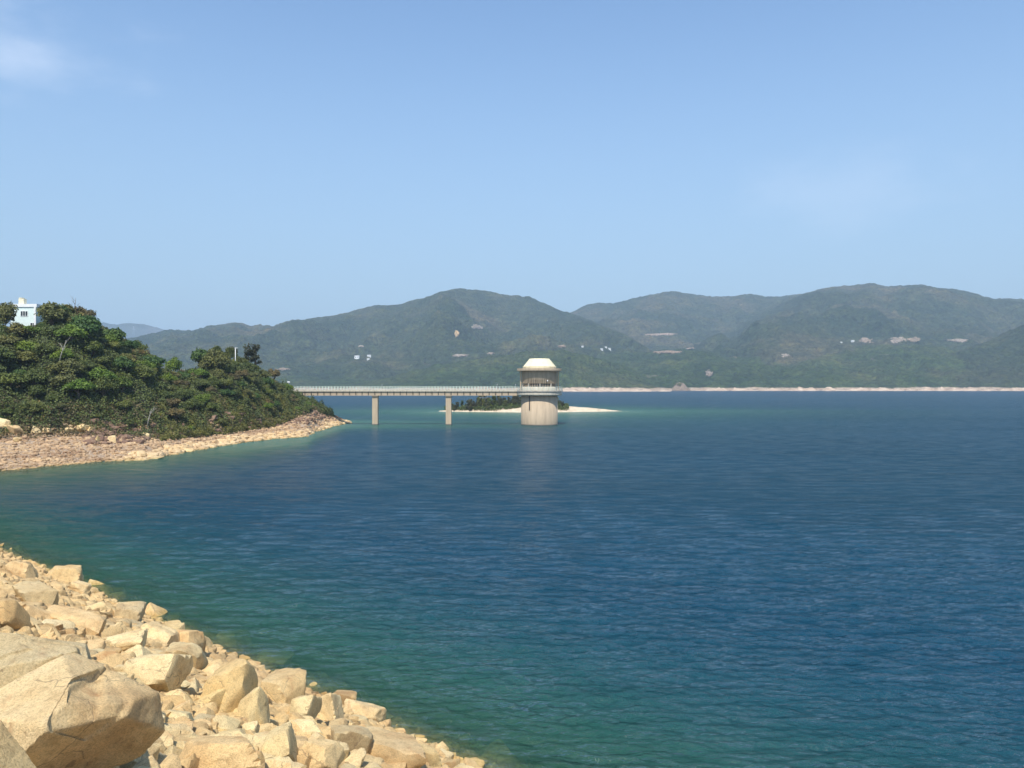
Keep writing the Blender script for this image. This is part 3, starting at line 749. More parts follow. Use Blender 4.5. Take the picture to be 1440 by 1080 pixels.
short = ['broad rounded-back boulder', 'long pale bottom-edge slab', 'flat slab above the dark face', 'blocky grey-sided boulder', 'wedge-shaped boulder with shadowed face', 'tall narrow brown-sided boulder', 'wide flat-topped bottom-edge boulder', 'low orange-tinted bottom boulder', 'oblong waterline boulder', 'small square waterline boulder', 'upright leaning pale boulder', 'rounded waterline boulder upslope', 'tiny rounded far waterline boulder', 'paired square block', 'squat block by the pair', 'craggy cracked boulder', 'dark-sided triangular boulder', 'pale boulder above the triangular one', 'pinkish boulder at the left edge', 'wide smooth mid-slope slab', 'brown-edged cut-off block', 'long orange-brown boulder', 'squarish cream boulder', 'dark-notched cream boulder', 'flat boulder of the mid waterline', 'low pointed mid-waterline boulder', 'steep squeezed boulder', 'small square bottom-right boulder', 'pale angular low boulder', 'pinkish bottom boulder']
marks = [(n_, h_[0], h_[1]) for n_, h_ in zip(short, hand)]+[('largest dark-faced boulder', 110, 1010), ('bottom-left corner boulder', 15, 1050), ('smooth boulder behind the largest', 30, 915)]
ritems = []
restv, restf, nb_ = [], [], 0
def rot_s(seedr, tilt=0.5):
    return Euler((seedr.uniform(-tilt, tilt), seedr.uniform(-tilt, tilt), seedr.uniform(0, 6.28)))
for qi, q in enumerate(cand):
    x, y, s_, r = q
    z = 0.5*s_-0.50+0.10*r+(0.16 if r < 0.36 else 0)
    sc_ = Vector((r*rnd.uniform(1.0, 1.35), r*rnd.uniform(0.85, 1.15), r*rnd.uniform(0.62, 0.95)))
    eu = rot_s(rnd, 0.45)
    if qi < NB:
        o = link('boulder', RK[rnd.randrange(26)][0], M['granite'])
        o.location = (x, y, z); o.scale = sc_; o.rotation_euler = eu
        if s_ < 1.6: lab = 'pale granite boulder lying along the waterline of the dam slope'
        elif y < 22: lab = 'cream granite boulder packed in the near part of the rock slope, close to the camera'
        elif y < 36: lab = 'cream granite boulder packed in the middle part of the dam rock slope'
        else: lab = 'cream granite boulder packed in the far upper left part of the dam rock slope'
        tag(o, lab, 'boulder', 'boulders of the dam slope')
        ritems.append((o, x/y*F+720, 540-(z+r*0.5-H)/y*F, 'pale granite' if s_ > 1.2 else 'wet-footed granite'))
    else:
        pxs = max(r/y*F, 0)
        if pxs > 9: _, v, f = RK[rnd.randrange(26)]; v, f = rock_shape(500+rnd.randrange(12), 3, rough=0.06, chips=1) if True else (v, f)
        else: v, f = RKs[rnd.randrange(16)]
        Mx = np.array(eu.to_matrix()); vv = (v*np.array(sc_))@Mx.T+np.array([x, y, z])
        restv.append(vv); restf.append(f+nb_); nb_ += len(v)
relabel(ritems, marks, 'boulder', None)
me = np_mesh('riprap', np.concatenate(restv), np.concatenate(restf), True); auto_smooth(me)
o = link('riprap_stones', me, M['granite'])
tag(o, 'smaller pale stones wedged between and below the boulders of the dam slope', 'stones', kind='stuff')

# headland beach rubble
hx = []
def beach_rubble(name, n, smin, smax, mat, label, zlo, zhi, seed, crange=(-250, 492)):
    rg = np.random.default_rng(seed); vs = []; fs = []; b0 = 0; k = 0
    while k < n:
        c = rg.uniform(*crange, 4000); D0 = c_D0(c); Db = c_Db(c)
        y = D0+(Db-D0)*rg.uniform(-0.22, 1.25, 4000); x = (c-720)/F*y; z = headland(x, y)
        keep = (z > zlo) & (z < zhi)
        x, y, z, c = x[keep], y[keep], z[keep], c[keep]
        for i in range(len(x)):
            if k >= n: break
            r = smin+(smax-smin)*rg.random()**4.0
            v, f = RKt[rg.integers(16)] if r < 0.55 else RKs[rg.integers(16)]
            a = rg.uniform(0, 6.28); ca, sa = math.cos(a), math.sin(a)
            vv = v*np.array([r*rg.uniform(0.9, 1.5), r*rg.uniform(0.8, 1.2), r*rg.uniform(0.5, 0.9)])
            vv = np.stack([vv[:, 0]*ca-vv[:, 1]*sa, vv[:, 0]*sa+vv[:, 1]*ca, vv[:, 2]], -1)+np.array([x[i], y[i], z[i]+0.1*r])
            vs.append(vv); fs.append(f+b0); b0 += len(v); k += 1
    me = np_mesh(name, np.concatenate(vs), np.concatenate(fs), False)
    o = link(name, me, mat); tag(o, label, 'stones', kind='stuff'); return o
beach_rubble('beach_rubble', 19000, 0.08, 0.55, M['rubble'], 'reddish tan loose stones covering the beach of the left headland', -0.4, 5.6, 1)
beach_rubble('shore_stones', 1500, 0.25, 1.0, M['ochre'], 'ochre stones along the waterline of the left headland', -0.5, 0.8, 2, (180, 492))
beach_rubble('scree', 1600, 0.2, 0.9, M['dark_rock'], 'dark reddish brown broken rock below the scrub of the left headland', 2.2, 6.5, 3, (120, 470))

bb = [(20, 603, 22, 14, 'large brown boulder at the scrub edge by the left end of the beach'), (4, 596, 16, 16, 'tall grey boulder at the far left of the beach top'),
      (50, 606, 12, 8, 'pale rounded boulder in front of the scrub on the beach'), (66, 606, 14, 7, 'flat pale boulder next to the rounded one at the scrub edge'),
      (98, 604, 10, 6, 'small cream boulder at the scrub edge in mid beach'), (116, 602, 14, 10, 'reddish upright boulder at the scrub edge'),
      (128, 604, 10, 8, 'orange boulder right of the reddish upright one'), (137, 618, 6, 8, 'single pale upright stone on the open beach'),
      (158, 616, 12, 10, 'flat ochre boulder on the open beach'), (205, 612, 10, 8, 'tan boulder below the bare gully'),
      (238, 610, 14, 6, 'flat cream boulder right of the bare gully'), (24, 618, 10, 6, 'pale boulder on the upper left beach below the brown one'),
      (214, 643, 24, 5, 'flat pale ledge at the waterline point'), (262, 633, 18, 6, 'ochre ledge at the waterline beyond the point')]
def on_head(px, py):
    dx = (px-720)/F; dz = (540-py)/F; ys = np.linspace(100, 330, 2400); z = H+dz*ys; h = headland(dx*ys, ys)
    i = np.argmax(h >= z); y = ys[i] if (h >= z).any() else 200
    return Vector((dx*y, y, float(headland(dx*y, y))))
for i, (px, py, wd, hg, lab) in enumerate(bb):
    P = on_head(px, py+hg/2); k = P.y/F
    o = link('boulder', RK[(i*5+3) % 26][0], M['rubble'] if i not in (8, 13) else M['ochre'])
    o.location = P+Vector((0, 0, hg*k*0.4)); o.scale = (wd*k*0.6, wd*k*0.5, hg*k*0.62); o.rotation_euler = (0, 0, rnd.uniform(-.4, .4))
    tag(o, lab, 'boulder', 'boulders on the headland beach')

# ------------------------------------------------------------------ vegetation
def leaf_quads(P, N, size, rg, elong=1.3):
    n = len(P); a = rg.normal(size=(n, 3)); u = np.cross(N, a); u /= np.linalg.norm(u, axis=1)[:, None]+1e-9
    v = np.cross(N, u); s_ = size[:, None]
    V = np.stack([P-u*s_*elong, P-v*s_*0.8, P+u*s_*elong, P+v*s_*0.8], 1).reshape(-1, 3)
    Fq = np.arange(n*4).reshape(n, 4); return V, Fq
def crown_data(seed, rx, rz, zc, n, nblob=10, leaf=0.17, blobr=(0.34, 0.52)):
    rg = np.random.default_rng(seed); Ps = []; Ns = []
    cs = []
    for k in range(nblob):
        d = rg.normal(size=3); d /= np.linalg.norm(d); d[2] = abs(d[2])*0.95-0.15
        cs.append((d*np.array([rx, rx, rz])*rg.uniform(0.35, 0.74), rg.uniform(*blobr)*rx))
    cs.append((np.zeros(3), rx*0.5))
    for c, r in cs:
        m_ = int(n/len(cs)*(r/(0.43*rx))**2); d = rg.normal(size=(m_, 3)); d /= np.linalg.norm(d, axis=1)[:, None]
        d[:, 2] = np.where(d[:, 2] < -0.3, -d[:, 2], d[:, 2])
        rr = r*(1-0.35*rg.random(m_)**2)*(1+0.16*rg.normal(size=m_))
        Ps.append(c+d*rr[:, None]*np.array([1, 1, 0.85])); nn = d+rg.normal(0, 0.55, (m_, 3))+np.array([0, 0, 0.3]); Ns.append(nn/np.linalg.norm(nn, axis=1)[:, None])
    P = np.concatenate(Ps); N = np.concatenate(Ns); P[:, 2] += zc
    return leaf_quads(P, N, leaf*rg.uniform(0.6, 1.4, len(P)), rg), cs
def crown_mesh(*a, **k):
    (V, Fq), cs = crown_data(*a, **k); return np_mesh('crown', V, Fq, False), cs
def trunk_mesh(cs, zc, seed, r0=0.16):
    rg = random.Random(seed); mb = MB(); top = zc*0.75
    mb.tube([(0, 0, -0.8), (0.1, 0.05, top*0.4), (rg.uniform(-.25, .25), rg.uniform(-.25, .25), top)], [r0*1.3, r0, r0*0.6])
    for c, r in cs[:6]:
        mb.tube([(0.05, 0.02, top*0.5), (c[0]*0.5, c[1]*0.5, top*0.6+(zc+c[2]-top*0.6)*0.6), (c[0]*0.95, c[1]*0.95, zc+c[2])], [r0*0.6, r0*0.4, r0*0.12], 5)
    return mb.mesh('trunk')
TV = []
for i in range(9):
    rx = 2.6+0.2*(i % 3); cmsh, cs = crown_mesh(700+i, rx, 2.1+0.35*(i % 3), 2.3, 4200, nblob=13+i % 5, leaf=0.155, blobr=(0.24, 0.42))
    TV.append((cmsh, trunk_mesh(cs, 2.3, i)))
SV = []
for i in range(5):
    cmsh, cs = crown_mesh(800+i, 1.5, 1.0, 0.8, 1100, nblob=7, leaf=0.15); SV.append((cmsh, trunk_mesh(cs, 0.8, 40+i, 0.06)))
def mat_variant(me, mat):
    key = me.name+mat.name
    if key in mat_variant.c: return mat_variant.c[key]
    m2_ = me.copy(); m2_.name = me.name.split('.')[0]; m2_.materials.clear(); m2_.materials.append(mat); mat_variant.c[key] = m2_; return m2_
mat_variant.c = {}
def put_tree(name, P, pair, s_, rz, lmat, label, cat, group, bark='bark', sz=None):
    e = empty(name, P, rz); e.scale = (s_, s_, sz or s_); tag(e, label, cat, group)
    link('crown', mat_variant(pair[0], lmat), None, e); link('trunk', mat_variant(pair[1], M[bark]), None, e); return e
rg = random.Random(77)
# hand placed notable trees of the headland: px, crown centre py, crown width px, height px, material, label
notable = [
 (74, 446, 60, 52, 'leaf', 'rounded olive green tree crowning the headland right of the pale building', 'tree'),
 (116, 464, 56, 52, 'leaf_dark', 'dark glossy green tree on the skyline right of the olive crown', 'tree'),
 (5, 450, 38, 58, 'leaf', 'tree covering the left side of the pale building', 'tree'),
 (212, 510, 40, 28, 'leaf_dark', 'dark rounded tree on the saddle at the right of the higher hill', 'tree'),
 (244, 517, 26, 34, 'leaf_bright', 'yellow green shrub tree beside the pale plume in the saddle', 'tree'),
 (205, 517, 30, 22, 'leaf_bright', 'low rounded bright green bush left of the saddle', 'bush'),
 (282, 506, 40, 44, 'leaf_dark', 'dark green tree on the left skyline of the lower knoll', 'tree'),
 (282, 526, 24, 18, 'leaf_bright', 'light green bush above the white vehicle', 'bush'),
 (304, 512, 40, 40, 'leaf', 'mid green leafy tree in the middle of the lower knoll', 'tree'),
 (306, 498, 26, 30, 'leaf', 'sparse olive tree topping the lower knoll', 'tree'),
 (324, 500, 18, 30, 'leaf', 'thin olive tree behind the white pole', 'tree'),
 (50, 466, 36, 16, 'leaf_bright', 'yellow green bush below the pale building', 'bush'),
 (28, 466, 48, 34, 'leaf', 'low olive tree in front of the foot of the pale building', 'tree'),
 (110, 545, 44, 28, 'leaf_bright', 'bright green leafy tree in the middle of the headland scrub', 'tree'),
 (385, 528, 22, 20, 'leaf_dry', 'grey brown thinly leaved shrub right of the tall pine', 'shrub'),
 (160, 476, 44, 42, 'leaf_dark', 'deep green tree on the falling skyline of the higher hill', 'tree'),
]
def head_tree_pt(px, py):
    # the tree stands where its crown centre line meets the slope, just behind the ground seen there
    P = on_head(px, py+6)
    dx = (px-720)/F; dz = (540-py)/F; ys = np.linspace(120, 300, 1800); h = headland(dx*ys, ys)
    gap = (H+dz*ys)-h
    ok = np.where((gap < 2.4) & (h > 2))[0]
    y = ys[ok[0]] if len(ok) else float(c_Dc(px))
    return Vector((dx*y, y, float(headland(dx*y, y))))
tpos = []
for i, (px, py, wd, hg, mt, lab, cat) in enumerate(notable):
    P = head_tree_pt(px, py); k = P.y/F; s_ = wd*k/2/2.9; szz = max(hg*k/2/2.3, s_*0.62)
    zc = H+(540-py)*k; P.z = min(P.z, zc-0.6*szz) if zc-2.3*szz < P.z else zc-2.3*szz
    P.z = zc-2.3*szz
    put_tree('tree' if cat == 'tree' else 'bush', P, TV[i % 9], s_, rg.uniform(0, 6.28), M[mt], lab, cat, 'trees and bushes of the headland', sz=szz)
    tpos.append((P.x, P.y, s_*2.0))
# the rest of the scrub trees
n = 0; tries = 0
titems = []
while n < 268 and tries < 40000:
    tries += 1
    c = rg.uniform(-36, 446); D0 = float(c_Db(c)); D1 = float(c_Dc(c))+5
    y = D0+(D1-D0)*rg.random()**0.85-1.0+4*0; x = (c-720)/F*y; y = max(y, D0+1.5)
    s_ = rg.uniform(0.62, 1.15)*np.interp(c, [-60, 200, 380, 446], [1.05, 0.9, 0.72, 0.42])
    if c < 62 and y > 176: s_ *= 0.5
    if 186 < c < 232 and y < D0+(D1-D0)*0.35: continue          # the bare gully
    if any((x-a)**2+(y-b_)**2 < (1.55*(s_+q/2.9)*0.78)**2*1.9 for a, b_, q in tpos): continue
    z = float(headland(x, y)); edge = (y-D0)/(D1-D0)
    if edge < 0.10: s_ *= 0.6
    tpos.append((x, y, s_*2.4)); n += 1
    q = rg.random()
    mt = 'leaf' if q < 0.70 else ('leaf_dark' if q < 0.82 else ('leaf_bright' if q < 0.89 else 'leaf_dry'))
    hill_n = 'the higher hill' if c < 245 else 'the lower knoll'
    pos_n = 'low on' if edge < 0.3 else ('halfway up' if edge < 0.7 else 'near the top of')
    coln = {'leaf': 'olive green', 'leaf_dark': 'dark green', 'leaf_bright': 'light green', 'leaf_dry': 'brownish half bare'}[mt]
    o_ = put_tree('tree', (x, y, z-0.35), TV[rg.randrange(9)], s_, rg.uniform(0, 6.28), M[mt],
             f'{coln} scrub tree {pos_n} {hill_n} of the left headland', 'tree', 'scrub trees covering the headland', sz=s_*rg.uniform(0.75, 1.05))
    titems.append((o_, c, 540-(z+1.5*s_-H)/y*F, coln))
tm = [('rounded olive skyline tree', 78, 440), ('dark skyline tree', 118, 455), ('pale building', 34, 445), ('yellow-green bush below the building', 50, 466), ('leaning pale dead tree', 97, 480),
      ('dark saddle tree', 212, 510), ('dry plume in the saddle', 260, 520), ('bright tree in mid scrub', 110, 545), ('large brown beach boulder', 20, 603), ('dead trunk in the gully', 206, 600),
      ('dark left tree of the knoll', 282, 502), ('white van', 287, 537), ('white pole', 331, 500), ('tall pine', 352, 505), ('grey-brown knoll shrub', 385, 526), ('bridge end', 420, 550), ('reddish upright beach boulder', 116, 602),
      ('falling-skyline green tree', 160, 470), ('low bright saddle bush', 205, 517)]
relabel(titems, tm, 'scrub tree', None)
print('trees', n)
# low bushes and grass between the trees (uncountable)
def scrub(name, n, zrange, mat, label, seed, size, hgt, cr=(-250, 470), trange=(-0.05, 1.3), dens=1.0):
    rgn = np.random.default_rng(seed); c = rgn.uniform(cr[0], cr[1], n); Db = c_Db(c); Dc = c_Dc(c)
    y = Db+(Dc-Db)*rgn.uniform(trange[0], trange[1], n); x = (c-720)/F*y
    msk = fbm(x/5, y/5, seed, 3) > (0.5-0.5*dens); x, y = x[msk], y[msk]
    z = headland(x, y); k_ = (z > zrange[0]) & (z < zrange[1]); x, y, z = x[k_], y[k_], z[k_]
    hh_ = hgt*fbm(x/2.0, y/2.0, seed+3, 3)**2*3.2
    P = np.stack([x, y, z+hh_*rgn.random(len(x))], -1)
    N = rgn.normal(size=(len(x), 3))*0.8+np.array([0, -0.3, 0.9]); N /= np.linalg.norm(N, axis=1)[:, None]
    V, Fq = leaf_quads(P, N, size*rgn.uniform(0.6, 1.4, len(P)), rgn)
    o = link(name, np_mesh(name, V, Fq), mat); tag(o, label, 'undergrowth', kind='stuff')
scrub('undergrowth', 200000, (2.2, 40), M['leaf'], 'dense low scrub filling the ground between the headland trees', 31, 0.17, 1.5)
scrub('grass_fringe', 60000, (1.6, 9), M['grass'], 'yellow green grass and low scrub along the foot of the lower knoll', 32, 0.13, 1.3, (225, 415), (-0.12, 0.42), 1.0)
scrub('dry_undergrowth', 26000, (2.0, 9), M['leaf_dry'], 'brown dead scrub along the foot of the headland vegetation', 33, 0.14, 1.2, (-100, 455), (-0.12, 0.3), 0.8)

# tall pines on the lower knoll
def pine_crown(seed, h, w_, n, leaf=0.12, lean=0.0):
    rgn = np.random.default_rng(seed); Ps = []; br = []
    for k in range(15):
        zt = rgn.uniform(0.25, 1.0); az = rgn.uniform(0, 6.28); L = w_*(1.1-0.55*zt)*rgn.uniform(0.6, 1.1)
        tip = np.array([math.cos(az)*L, math.sin(az)*L, h*zt*0.93+L*0.45]); br.append((h*zt*0.85, tip))
        for q in range(3):
            cpt = np.array([0, 0, h*zt*0.85])*(0.45-0.22*q)+tip*(0.55+0.22*q); m_ = n//45
            Ps.append(cpt+rgn.normal(0, 0.24, (m_, 3))*np.array([1, 1, 1.2]))
    P = np.concatenate(Ps); N = rgn.normal(size=P.shape); N /= np.linalg.norm(N, axis=1)[:, None]
    V, Fq = leaf_quads(P, N, leaf*rgn.uniform(0.6, 1.4, len(P)), rgn, 1.8); mb = MB()
    mb.tube([(0, 0, -1.5), (0.05, 0, h*0.5), (0, 0, h)], [h*0.022, h*0.015, h*0.004], 6)
    for z0, tip in br: mb.tube([(0, 0, z0), tuple(np.array([0, 0, z0])*0.5+tip*0.5-np.array([0, 0, 0.1])), tuple(tip)], [0.05, 0.035, 0.012], 4)
    return np_mesh('crown', V, Fq), mb.mesh('trunk')
PN = [pine_crown(50+i, 7.0, 1.5, 1300) for i in range(3)]
for i, (px, base, top, lab) in enumerate([(349, 518, 480, 'tall dark pine at the right end of the lower knoll'), (360, 522, 484, 'second tall pine, just right of and lower than the tallest')]):
    y = 238+i; k = y/F; zb_ = H+(540-base)*k; hgt = (base-top)*k
    put_tree('pine_tree', ((px-720)*k, y, zb_), PN[i], hgt/7.0*1.05, i*2.1, M['leaf_pine'], lab, 'pine tree', 'trees and bushes of the headland', sz=hgt/7.0)
put_tree('pine_tree', ((330-720)*236/F, 236, 18.0), PN[2], 0.8, 1.0, M['leaf_pine'], 'thin sparse pine next to the white pole on the knoll', 'pine tree', 'trees and bushes of the headland', sz=0.8)

# island trees
IT = [pine_crown(80+i, 6.0, 1.0, 900, leaf=0.15) for i in range(4)]
k = 0
irg = random.Random(5); ipos = []; tr = 0; iitems = []
while k < 92 and tr < 9000:
    tr += 1
    x = irg.uniform(-33, 25); y = 400+irg.uniform(-7.5, 6)
    z = float(isle(np.array(x), np.array(y)))
    if z < 0.25 or any((x-a)**2+(y-b_)**2 < 1.0 for a, b_ in ipos): continue
    ipos.append((x, y)); k += 1
    s_ = irg.uniform(0.5, 1.0)*np.interp(x, [-33, -26, -5, 20, 25], [0.45, 0.8, 1.0, 0.85, 0.5])
    o_ = put_tree('island_tree', (x, y, z-0.1), IT[k % 4], s_*1.15, irg.uniform(0, 6.28), M['leaf_pine'] if k % 3 else M['leaf'],
             'small bushy conifer in the thicket on the sand island', 'tree', 'trees on the small island', sz=s_)
    iitems.append((o_, x/y*F+720, 540-(z+3*s_-H)/y*F, 'dark bushy' if k % 3 != 1 else 'olive bushy'))
for (px, top, lab) in [(676, 557, 'tall pale-trunked tree rising above the island thicket, left one of the pair'), (681, 556, 'tall pale-trunked tree rising above the island thicket, right one of the pair')]:
    y = 399.0; kk = y/F; h_ = 13.2-(top-540)*kk; mb = MB(); x0 = (px-720)*kk
    e = empty('tall_tree', (x0, y, 1.2)); tag(e, lab, 'tree', 'trees on the small island')
    mb.tube([(0, 0, -0.5), (0.2, 0, h_*0.45), (0.1, 0, h_-1.6)], [0.28, 0.2, 0.09])
    for a in range(6):
        an = a*1.05; mb.tube([(0.15, 0, h_*0.5+a*0.2), (math.cos(an)*1.5, math.sin(an)*1.5, h_-1.8+0.2*(a % 3))], [0.09, 0.03], 5)
    mb.build('trunk', M['pale_bark'], e)
    cmsh, _ = crown_mesh(990+px, 1.7, 0.75, h_-1.6, 420, nblob=9, leaf=0.17, blobr=(0.2, 0.34)); cmsh.materials.append(M['leaf_pine']); link('crown', cmsh, None, e)

relabel(iitems, [('left end of the island', 645, 572), ('pale-trunked tall pair', 678, 566), ('right bridge pier', 634, 575), ('left edge of the round tower', 728, 572), ('right edge of the round tower', 790, 574), ('middle of the island thicket', 705, 572)], 'island tree', None)
# island scrub
rgn = np.random.default_rng(8); n_ = 26000; x = rgn.uniform(-33, 27, n_); y = rgn.uniform(391, 408, n_); z = isle(x, y); kk_ = z > 0.35+0.3*fbm(x/3, y/3, 4, 3)
x, y, z = x[kk_], y[kk_], z[kk_]; P = np.stack([x, y, z+rgn.random(len(x))*2.6*fbm(x/2.5, y/2.5, 6, 3)], -1); N = rgn.normal(size=P.shape); N /= np.linalg.norm(N, axis=1)[:, None]
V, Fq = leaf_quads(P, N, rgn.uniform(0.12, 0.3, len(P)), rgn); o = link('island_scrub', np_mesh('island_scrub', V, Fq), M['leaf'])
tag(o, 'low scrub filling the ground under the island trees', 'undergrowth', kind='stuff')

# dead trees, plume grass
def bare_tree(P, h, seed, label, mat='pale_bark', lean=(0.3, 0)):
    r_ = random.Random(seed); mb = MB(); e = empty('dead_tree', P); tag(e, label, 'dead tree')
    pts = [Vector((0, 0, -0.3)), Vector((lean[0]*h*0.4, lean[1]*h*0.4, h*0.5)), Vector((lean[0]*h, lean[1]*h, h))]
    mb.tube(pts, [0.11, 0.08, 0.02]); mb.build('trunk', M[mat], e)
    for a in range(7):
        t0 = r_.uniform(0.35, 0.9); b0 = pts[0].lerp(pts[2], t0); m2 = MB(); an = r_.uniform(0, 6.28); L = h*0.38*r_.uniform(0.5, 1)
        q1 = b0+Vector((math.cos(an)*L*0.5, math.sin(an)*L*0.5, L*0.45)); q2 = b0+Vector((math.cos(an)*L, math.sin(an)*L, L*1.0))
        m2.tube([b0, q1, q2], [0.05, 0.03, 0.01], 4); m2.tube([q1, q1+Vector((L*0.2, -L*0.2, L*0.5))], [0.02, 0.008], 4); m2.build('branch', M[mat], e)
P = on_head(206, 604); bare_tree(P, 4.2, 1, 'dead pale trunk leaning in the bare gully of the headland', lean=(0.25, 0))
P = head_tree_pt(95, 494); P.y -= 3.4; P.z -= 0.3; bare_tree(P, 4.8, 2, 'thin pale dead tree leaning in the scrub below the skyline', lean=(0.35, 0))
P = Vector(((104-720)*196/F, 196, 29.0)); bare_tree(P, 4.6, 3, 'bare branched dead tree poking above the skyline', 'bark', lean=(0.1, 0))
P = on_head(226, 598); bare_tree(P, 3.2, 4, 'short dead trunk right of the leaning one in the gully', 'bark', lean=(-0.3, 0))
P = Vector(((261-720)*219/F, 219, 13.4)); rgn = np.random.default_rng(3); n_ = 800
tt_ = rgn.random(n_); an = rgn.uniform(0, 6.28, n_); PP = np.stack([np.cos(an)*(0.5+0.9*tt_)*rgn.random(n_)-1.2*tt_, np.sin(an)*0.8*rgn.random(n_), 3.6*tt_], -1)
N = rgn.normal(size=PP.shape); N /= np.linalg.norm(N, axis=1)[:, None]; V, Fq = leaf_quads(PP, N, rgn.uniform(0.07, 0.16, n_), rgn, 2.2)
o = link('plume_grass', np_mesh('plume_grass', V, Fq), M['plume'], None, P); tag(o, 'pale dry plume of tall grass leaning in the saddle of the headland', 'grass')

# ------------------------------------------------------------------ intake tower
TX, TY = (758.5-720)*270/F, 270.0
tw = empty('intake_tower', (TX, TY, 0))
tag(tw, 'round concrete reservoir intake tower with cream faceted roof and ringed walkway standing in the water', 'tower')
MB().lathe([(5.95, -8), (5.95, 9.55)], 96).build('shaft', M['concrete'], tw)
MB().lathe([(5.98, -0.3), (5.985, 0.28)], 96, caps=False).build('waterline_stain', plain('damp_concrete', (0.16, 0.13, 0.10), 0.6, 0.2), tw)
MB().lathe([(5.6, 9.5), (7.05, 9.5), (7.35, 9.8), (7.35, 10.55), (5.6, 10.55)], 96, smooth=False).build('ring_beam', M['concrete_pale'], tw)
MB().lathe([(5.6, 10.56), (7.0, 10.56), (7.0, 10.76), (7.62, 10.80), (7.62, 11.12), (5.4, 11.12)], 96, smooth=False).build('walkway_slab', M['concrete_deck'], tw)
# drum walls: ribbed lower-lit panel
dr = MB().lathe([(5.62, 11.1), (5.62, 12.3), (5.2, 12.32)], 96, caps=False).build('lower_wall', M['concrete_pale'], tw)
MB().lathe([(5.15, 12.3), (5.15, 13.35)], 96, caps=False).build('window_recess', M['dark'], tw)
MB().lathe([(5.4, 13.35), (5.62, 13.36), (5.62, 17.35)], 96, caps=False).build('upper_wall', M['concrete'], tw)
lib = bpy.data.meshes.new('rib')
ribm = MB().box((0, -0.06, 0), (0.14, 0.08, 3.9)).mesh('rib'); ribm.materials.append(M['concrete'])
for k in range(60):
    a = 2*math.pi*k/60; o = link('rib', ribm, None, tw); o.location = (5.64*math.sin(a), -5.64*math.cos(a), 15.36); o.rotation_euler = (0, 0, a)
plm = MB().box((0, 0, 0), (0.30, 0.36, 1.1)).mesh('pilaster'); plm.materials.append(M['concrete_pale'])
for k in range(9):
    a = 2*math.pi*k/9; o = link('pilaster', plm, None, tw); o.location = (5.45*math.sin(a), -5.45*math.cos(a), 12.82); o.rotation_euler = (0, 0, a)
mul = MB().box((0, 0, 0), (0.14, 0.16, 1.04)).mesh('mullion'); mul.materials.append(M['concrete'])
pane = MB().box((0, 0, 0), (0.42, 0.05, 0.9)).mesh('window_pane'); pane.materials.append(M['glass'])
for k in range(9):
    for j in range(6):
        a2 = 2*math.pi*k/9+(j+0.7)*2*math.pi/9/6.4
        o = link('window_pane', pane, None, tw); o.location = (5.2*math.sin(a2), -5.2*math.cos(a2), 12.84); o.rotation_euler = (0, 0, a2)
        if j < 5:
            a3 = a2+math.pi/9/6.4
            o = link('mullion', mul, None, tw); o.location = (5.3*math.sin(a3), -5.3*math.cos(a3), 12.82); o.rotation_euler = (0, 0, a3)
# outer columns carrying the eave
colm = MB().box((0, 0, 0), (0.34, 0.34, 6.2)).mesh('column'); colm.materials.append(M['concrete'])
for k, a in enumerate((R(82), R(98), R(-82), R(-98))):
    o = link('column', colm, None, tw); o.location = (6.15*math.sin(a), -6.15*math.cos(a), 14.2); o.rotation_euler = (0, 0, a)
MB().lathe([(5.4, 17.36), (7.1, 17.36), (7.3, 17.5), (7.3, 18.22), (5.0, 18.22)], 96, smooth=False).build('eave_slab', M['concrete'], tw)
MB().lathe([(5.45, 18.225), (5.45, 18.75), (3.25, 21.4)], 16, a0=math.pi/16, smooth=False).build('roof', M['roof_paint'], tw)
MB().lathe([(5.55, 18.7), (5.55, 18.82), (5.38, 18.86)], 16, a0=math.pi/16, smooth=False, caps=False).build('roof_trim', M['roof_paint'], tw)
MB().box((-3.3, -5.02, 7.2), (0.24, 0.30, 4.6), -0.58).build('level_gauge', M['dark'], tw)
MB().tube([(2.4, -5.5, 13.9), (2.4, -5.62, 14.4)], [0.16, 0.16]).build('floodlight', M['white'], tw)
rpm = MB().box((0, 0, 0), (0.09, 0.09, 1.2)).mesh('railing_post'); rpm.materials.append(M['rail_green'])
for k in range(44):
    a = 2*math.pi*k/44
    if abs(math.degrees(a)-270) < 16: continue
    o = link('railing_post', rpm, None, tw); o.location = (7.45*math.sin(a), -7.45*math.cos(a), 11.7); o.rotation_euler = (0, 0, a)
for z in (11.45, 11.85, 12.28):
    pts = [(7.45*math.sin(R(q)), -7.45*math.cos(R(q)), z) for q in range(-74, 255, 6)]
    MB().tube(pts, [0.055]*len(pts), 5).build('railing_rail', M['rail_green'], tw)

